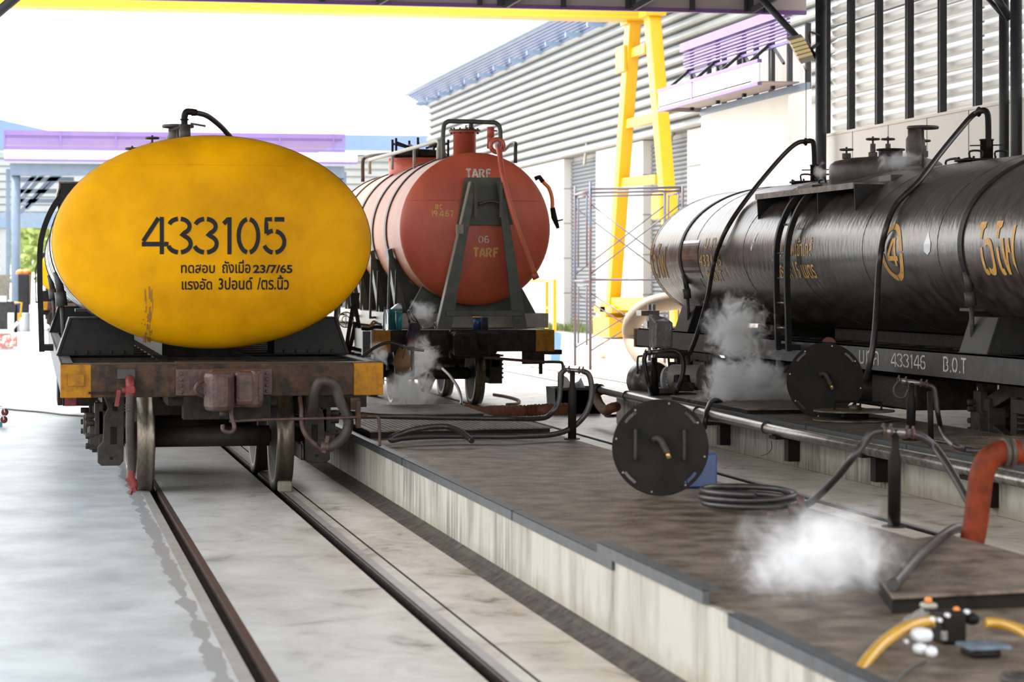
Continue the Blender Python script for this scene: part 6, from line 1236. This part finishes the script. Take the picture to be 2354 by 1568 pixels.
MB().lathe([(r * 0.92, ZQ), (r, zt_ - 0.01), (r * 1.03, zt_), (r * 0.97, zt_), (r * 0.9, ZQ + 0.02)], (x, 30.0, 0), n=28).build('bucket_body', 'teal', bk); MB().tube(spline([(x - r, 29.95, zt_ - 0.02), (x - r * 1.1, 29.8, zt_ - 0.03), (x - r * 0.9, 29.75, zt_ - 0.02)]), 0.004, 6).build('handle', 'disc', bk)
x2, r2, z2 = item(898, 923, 702, 30.0); bo2 = thing('jug', (x2, 30.0, zt_), 'white plastic jug with blue cap lying on teal bucket', 'jug'); MB().prism([(x2 - r2, zt_), (x2 + r2, zt_), (x2 + r2 * 0.9, z2 + 0.0), (x2 + r2 * 0.2, z2 + 0.02)], 29.92, 30.08).build('jug_body', 'plastic_white', bo2, 0.015); MB().box(x2 + r2 * 0.35, x2 + r2 * 0.95, 29.96, 30.04, z2 - 0.0, z2 + 0.025).build('cap', 'blue', bo2)
x, r, zt_ = item(909, 925, 716, 29.68); tm = thing('tumbler', (x, 29.68, ZQ), 'tall teal tumbler with handle in front of the paint bucket', 'tumbler'); MB().lathe([(r * 0.72, ZQ), (r * 0.8, ZQ + 0.08), (r * 0.95, ZQ + 0.09), (r, zt_ - 0.02)], (x, 29.68, 0), n=24).build('cup', 'teal', tm); MB().cyl((x, 29.68, zt_ - 0.02), (x, 29.68, zt_), r * 1.02, 20).build('tumbler_lid', 'film', tm)
x, r, zt_ = item(831, 879, 742, 29.7); sl = thing('slippers', (x, 29.7, ZQ), 'pair of tan strap slippers heaped on the red wagon beam', 'slippers'); MB().tube(spline([(x - r, 29.7, ZQ + 0.02), (x - r * 0.3, 29.68, ZQ + 0.015), (x + r * 0.3, 29.7, ZQ + 0.04), (x + r, 29.7, ZQ + 0.035)]), 0.022, 8).build('sole', 'disc', sl); MB().tube(spline([(x - r, 29.66, ZQ + 0.05), (x - r * 0.3, 29.66, ZQ + 0.045), (x + r * 0.3, 29.68, ZQ + 0.085), (x + r * 0.9, 29.68, ZQ + 0.07)]), 0.014, 8).tube(spline([(x - r * 0.2, 29.66, ZQ + 0.06), (x + r * 0.1, 29.66, ZQ + 0.11), (x + r * 0.5, 29.66, ZQ + 0.09)]), 0.012, 8).build('strap', 'canvas', sl)
x, r, zt_ = item(1088, 1122, 727, 29.95); pc = thing('paint_can', (x - 0.04, 29.95, ZQ), 'dark blue paint can with yellow rim under the green A-frame', 'can'); MB().lathe([(r * 0.6, ZQ), (r * 0.6, zt_)], (x - 0.04, 29.95, 0), n=24).build('can_body', 'blue', pc); MB().ring((x - 0.04, 29.95, zt_ - 0.01), r * 0.6, 0.008).build('rim', 'crane', pc)
x, r, zt_ = item(1106, 1122, 730, 29.78); simple('paint_can', MB().lathe([(r, ZQ), (r, zt_)], (x, 29.78, 0), n=20), 'navy', 'small dark can beside the blue paint can', 'can', 0)
x, r, zt_ = item(972, 1003, 744, 29.7); o = MB().tube(spline([(x - r, 29.7, ZQ + 0.03), (x, 29.7, ZQ + 0.04), (x + r * 0.8, 29.72, ZQ + 0.08)]), [0.02] * 17, 8).ring((x + r * 0.9, 29.7, ZQ + 0.055), 0.035, 0.012, 'X').build('glove', 'film'); tag(o, 'crumpled grey work glove on the red wagon beam', 'glove')
# bag hanging from the cable bracket, in front of the beam
def HB(px, py, Y=29.45): return aY(px, py, Y)
bg_ = thing('shoulder_bag', HB(950, 800), 'dark shoulder bag hanging by its straps in front of the red wagon beam', 'bag')
a = [HB(938, 742), HB(965, 742), HB(964, 760), HB(957, 785), HB(954, 800), HB(930, 798), HB(932, 775), HB(937, 758)]
MB().prism([(p[0], p[2]) for p in a], 29.36, 29.46).build('bag_body', 'navy', bg_, 0.03)
MB().tube(spline([HB(941, 744), HB(931, 700), HB(927, 672), HB(935, 700), HB(962, 743)], 6), 0.009, 6).tube(spline([HB(943, 744), HB(938, 715), HB(948, 735), HB(963, 742)], 6), 0.006, 6).build('strap', 'navy', bg_)
m = MB().prism([(p[0], p[2]) for p in (HB(934, 778), HB(955, 778), HB(954, 800), HB(934, 798))], 29.33, 29.365).build('bag_pocket', 'maroon', bg_, 0.02)
cbg = MB().lathe([(0.02, 0.22), (0.05, 0.17), (0.09, 0.08), (0.10, 0.02), (0.07, -0.03), (0.0, -0.05)], aD(925, 842, 24.5), n=24).tube([aD(925, 830, 24.45), aD(932, 800, 24.3)], 0.006, 6).build('canvas_pouch', 'canvas'); tag(cbg, 'tan canvas pouch hanging in the steam below the shoulder bag', 'pouch')
# steaming bucket stand at the far end of the near platform
fs = thing('folding_stand', gz(930, 932, 0.42), 'thin folding stand with a wire basket in the steam by the red wagon', 'stand')
Zf = 24.25
MB().tube(spline([aD(820, 830, Zf), aD(860, 800, Zf), aD(890, 788, Zf), aD(915, 792, Zf), aD(928, 800, Zf)], 6), 0.016, 8).build('arched_hose', 'bhose', fs)
MB().ring(aD(940, 797, Zf), 0.055, 0.008, n=20).tube([aD(935, 800, Zf), aD(975, 806, Zf)], 0.014, 8).tube([aD(948, 803, Zf), aD(950, 925, Zf)], 0.018, 8).build('stand_post', 'film', fs)
for a, b in (((972, 925), (1000, 870)), ((905, 880), (935, 925)), ((985, 860), (968, 928))): MB().bar(aD(*a, Zf), aD(*b, Zf), 0.05, 0.02).build('stand_leg', 'steel_paint', fs)
spt('rubber_hose', [aD(1018, 848, 26), aD(1035, 865, 25.5), aD(1052, 890, 25), aD(1060, 915, 24.6), aD(1060, 932, 24.3)], 0.016, 'bhose', 'black hose arching down from red wagon coupler to the far cover plate', 'hose')
spt('rubber_hose', [gz(1135, 907, 0.02), gz(1165, 912, 0.02), gz(1192, 920, 0.02), gz(1188, 928, 0.02), gz(1165, 930, 0.02)], 0.02, 'canvas', 'tan bent hose on the floor behind the red wagon wheel', 'hose')
# fan and folding trestle between the wagons
fn = thing('trestle', gz(810, 905, 0.0), 'dark pressed-steel trestle standing between yellow and red wagons', 'trestle')
Zt = 31.5
def tz(px, py): return aD(px, py, Zt)
MB().prism([(tz(805, 673)[0], tz(805, 673)[2]), (tz(828, 673)[0], tz(828, 673)[2]), (tz(822, 720)[0], tz(822, 720)[2]), (tz(808, 720)[0], tz(808, 720)[2])], tz(805, 700)[1], tz(805, 700)[1] + 0.03).build('top_plate', 'dark', fn)
for a, b in (((812, 700), (796, 800)), ((816, 700), (838, 820)), ((800, 800), (828, 802)), ((818, 740), (798, 830))): MB().bar(tz(*a), tz(*b), 0.06, 0.05).build('trestle_leg', 'dark', fn)
o = MB().ring(aD(795, 735, 31.8), 0.1, 0.008, 'Y', n=24).ring(aD(795, 735, 31.8), 0.05, 0.006, 'Y', n=20).bar(aD(795, 717, 31.8), aD(795, 753, 31.8), 0.01, 0.01).build('cage_fan', 'film'); tag(o, 'small grey cage fan between yellow and red wagons', 'fan')
o = MB().cyl(aX(1905, 792, 7.95), aX(1906, 792, 8.1), 0.075, 20).build('red_reel', 'red'); tag(o, 'red round reel on the black wagon sill above the leaning lid', 'reel')

# ---------------------------------------------------------------- another wagon of the same kind far down the near track
index_kids()
far = copy_tree(YW); far.location = (1.40, 82.5, 0); far['label'] = 'distant tank wagon with plain yellow end far down the near track'
for o in [x for x in bpy.data.objects if x.parent == far and ('lettering' in x.name or 'rust_runs' in x.name or 'marker' in x.name)]: bpy.data.objects.remove(o)
for t_ in (YW, BW, TF, far): t_['group'] = 'railway tank wagons'

# ---------------------------------------------------------------- steam
def steam_mat(name, dens, scale, seed, lo=0.42, hi=0.72, soft=0.42, g=0.99):
    m = bpy.data.materials.new(name); m.use_nodes = True; n = m.node_tree.nodes; l = m.node_tree.links
    for x in list(n): n.remove(x)
    out = n.new('ShaderNodeOutputMaterial'); sc_ = n.new('ShaderNodeVolumeScatter'); sc_.inputs['Color'].default_value = (g, g, g + 0.01, 1); sc_.inputs['Anisotropy'].default_value = 0.0 if g < 0.9 else 0.55
    t = n.new('ShaderNodeTexCoord'); mp = n.new('ShaderNodeMapping'); mp.inputs['Location'].default_value = (seed, seed * 1.7, 0); l.new(t.outputs['Object'], mp.inputs[0])
    ns = n.new('ShaderNodeTexNoise'); ns.inputs['Scale'].default_value = scale; ns.inputs['Detail'].default_value = 8; ns.inputs['Roughness'].default_value = 0.66; ns.inputs['Distortion'].default_value = 1.1; l.new(mp.outputs[0], ns.inputs[0])
    gm = n.new('ShaderNodeVectorMath'); gm.operation = 'SUBTRACT'; gm.inputs[1].default_value = (0.5, 0.5, 0.40); l.new(t.outputs['Generated'], gm.inputs[0])
    ln = n.new('ShaderNodeVectorMath'); ln.operation = 'LENGTH'; l.new(gm.outputs[0], ln.inputs[0])
    f1 = n.new('ShaderNodeMapRange'); f1.inputs[1].default_value = 0.5; f1.inputs[2].default_value = 0.5 - soft; f1.inputs[3].default_value = -0.30; f1.inputs[4].default_value = 0.10; l.new(ln.outputs['Value'], f1.inputs[0])
    ad = n.new('ShaderNodeMath'); ad.operation = 'ADD'; l.new(ns.outputs[0], ad.inputs[0]); l.new(f1.outputs[0], ad.inputs[1])
    mr = n.new('ShaderNodeMapRange'); mr.interpolation_type = 'SMOOTHSTEP'; mr.inputs[1].default_value = lo; mr.inputs[2].default_value = hi; mr.inputs[4].default_value = dens; l.new(ad.outputs[0], mr.inputs[0])
    l.new(mr.outputs[0], sc_.inputs['Density']); l.new(sc_.outputs[0], out.inputs['Volume']); m.cycles.homogeneous_volume = False
    try: m.cycles.volume_step_rate = 1.5
    except Exception: pass
    return m
def steam(c, rx, ry, rz, dens, scale, seed, label, lo=0.42, hi=0.72, lean=0.0, taper=0.0):
    bm = bmesh.new(); bmesh.ops.create_icosphere(bm, subdivisions=3, radius=1)
    for v in bm.verts: k = 1 + taper * v.co.z; v.co = Vector((v.co.x * rx * k + lean * v.co.z, v.co.y * ry * k, v.co.z * rz))
    me = bpy.data.meshes.new('steam_cloud'); bm.to_mesh(me); bm.free(); me.materials.append(steam_mat('steam_%d' % seed, dens, scale, seed, lo, hi, 0.42, 0.5 if seed < 3 else 0.999))
    o = bpy.data.objects.new('steam_cloud', me); COL.objects.link(o); o.location = c; return tag(o, label, 'steam', kind='stuff')
p = aD(1875, 1330, 9.75); steam((p[0], p[1], 0.60), 0.54, 0.56, 0.31, 11, 5.2, 1, 'dense white steam puffing from the near platform in the foreground', 0.37, 0.66, 0.05, -0.15)
p = aD(1930, 1235, 10.7); steam((p[0], p[1], 0.62), 0.46, 0.36, 0.26, 6, 5.5, 2, 'thinner steam drifting above the foreground steam', 0.40, 0.70, 0.0)
p = aX(1715, 880, 7.25); steam((p[0], p[1], p[2] + 0.03), 0.74, 0.42, 0.56, 60, 5.0, 3, 'tall white steam column rising beside the round lid before the black wagon', 0.37, 0.66, -0.10, -0.28)
p = aX(1690, 735, 7.2); steam((p[0], p[1], p[2]), 0.52, 0.32, 0.56, 28, 5.5, 4, 'upper wisp of steam against the underside of the black tank', 0.38, 0.66, -0.08, -0.2)
p = aD(940, 890, 24.0); steam((p[0], p[1], p[2]), 0.44, 0.3, 0.34, 30, 5.5, 5, 'swirling steam rising between the near platform and red wagon', 0.38, 0.62, 0.0, -0.1)
p = aD(968, 810, 24.6); steam((p[0], p[1], p[2]), 0.30, 0.22, 0.44, 16, 6.0, 6, 'thin steam wisps in front of the red wagon coupler', 0.41, 0.66, 0.05)
p = aX(2060, 366, 8.9); steam((p[0], p[1] - 0.2, p[2]), 0.50, 0.36, 0.20, 12, 5.0, 7, 'steam curling round the valves on the black tank dome', 0.41, 0.66)
p = aX(1878, 390, 8.95); steam((p[0], p[1] - 0.12, p[2]), 0.17, 0.14, 0.2, 16, 7.0, 8, 'small steam puff at the far hatch nozzle of the black tank', 0.41, 0.66)
p = aD(970, 705, 29.6); steam((p[0], p[1], p[2]), 0.34, 0.2, 0.24, 9, 5.5, 9, 'faint steam wisp beside the green A-frame of the red wagon', 0.42, 0.68)
p = aD(850, 800, 26.0); steam((p[0] + 0.1, p[1], p[2]), 0.26, 0.16, 0.24, 9, 5.5, 10, 'faint steam wisp by the yellow corner of red wagon beam', 0.42, 0.68)
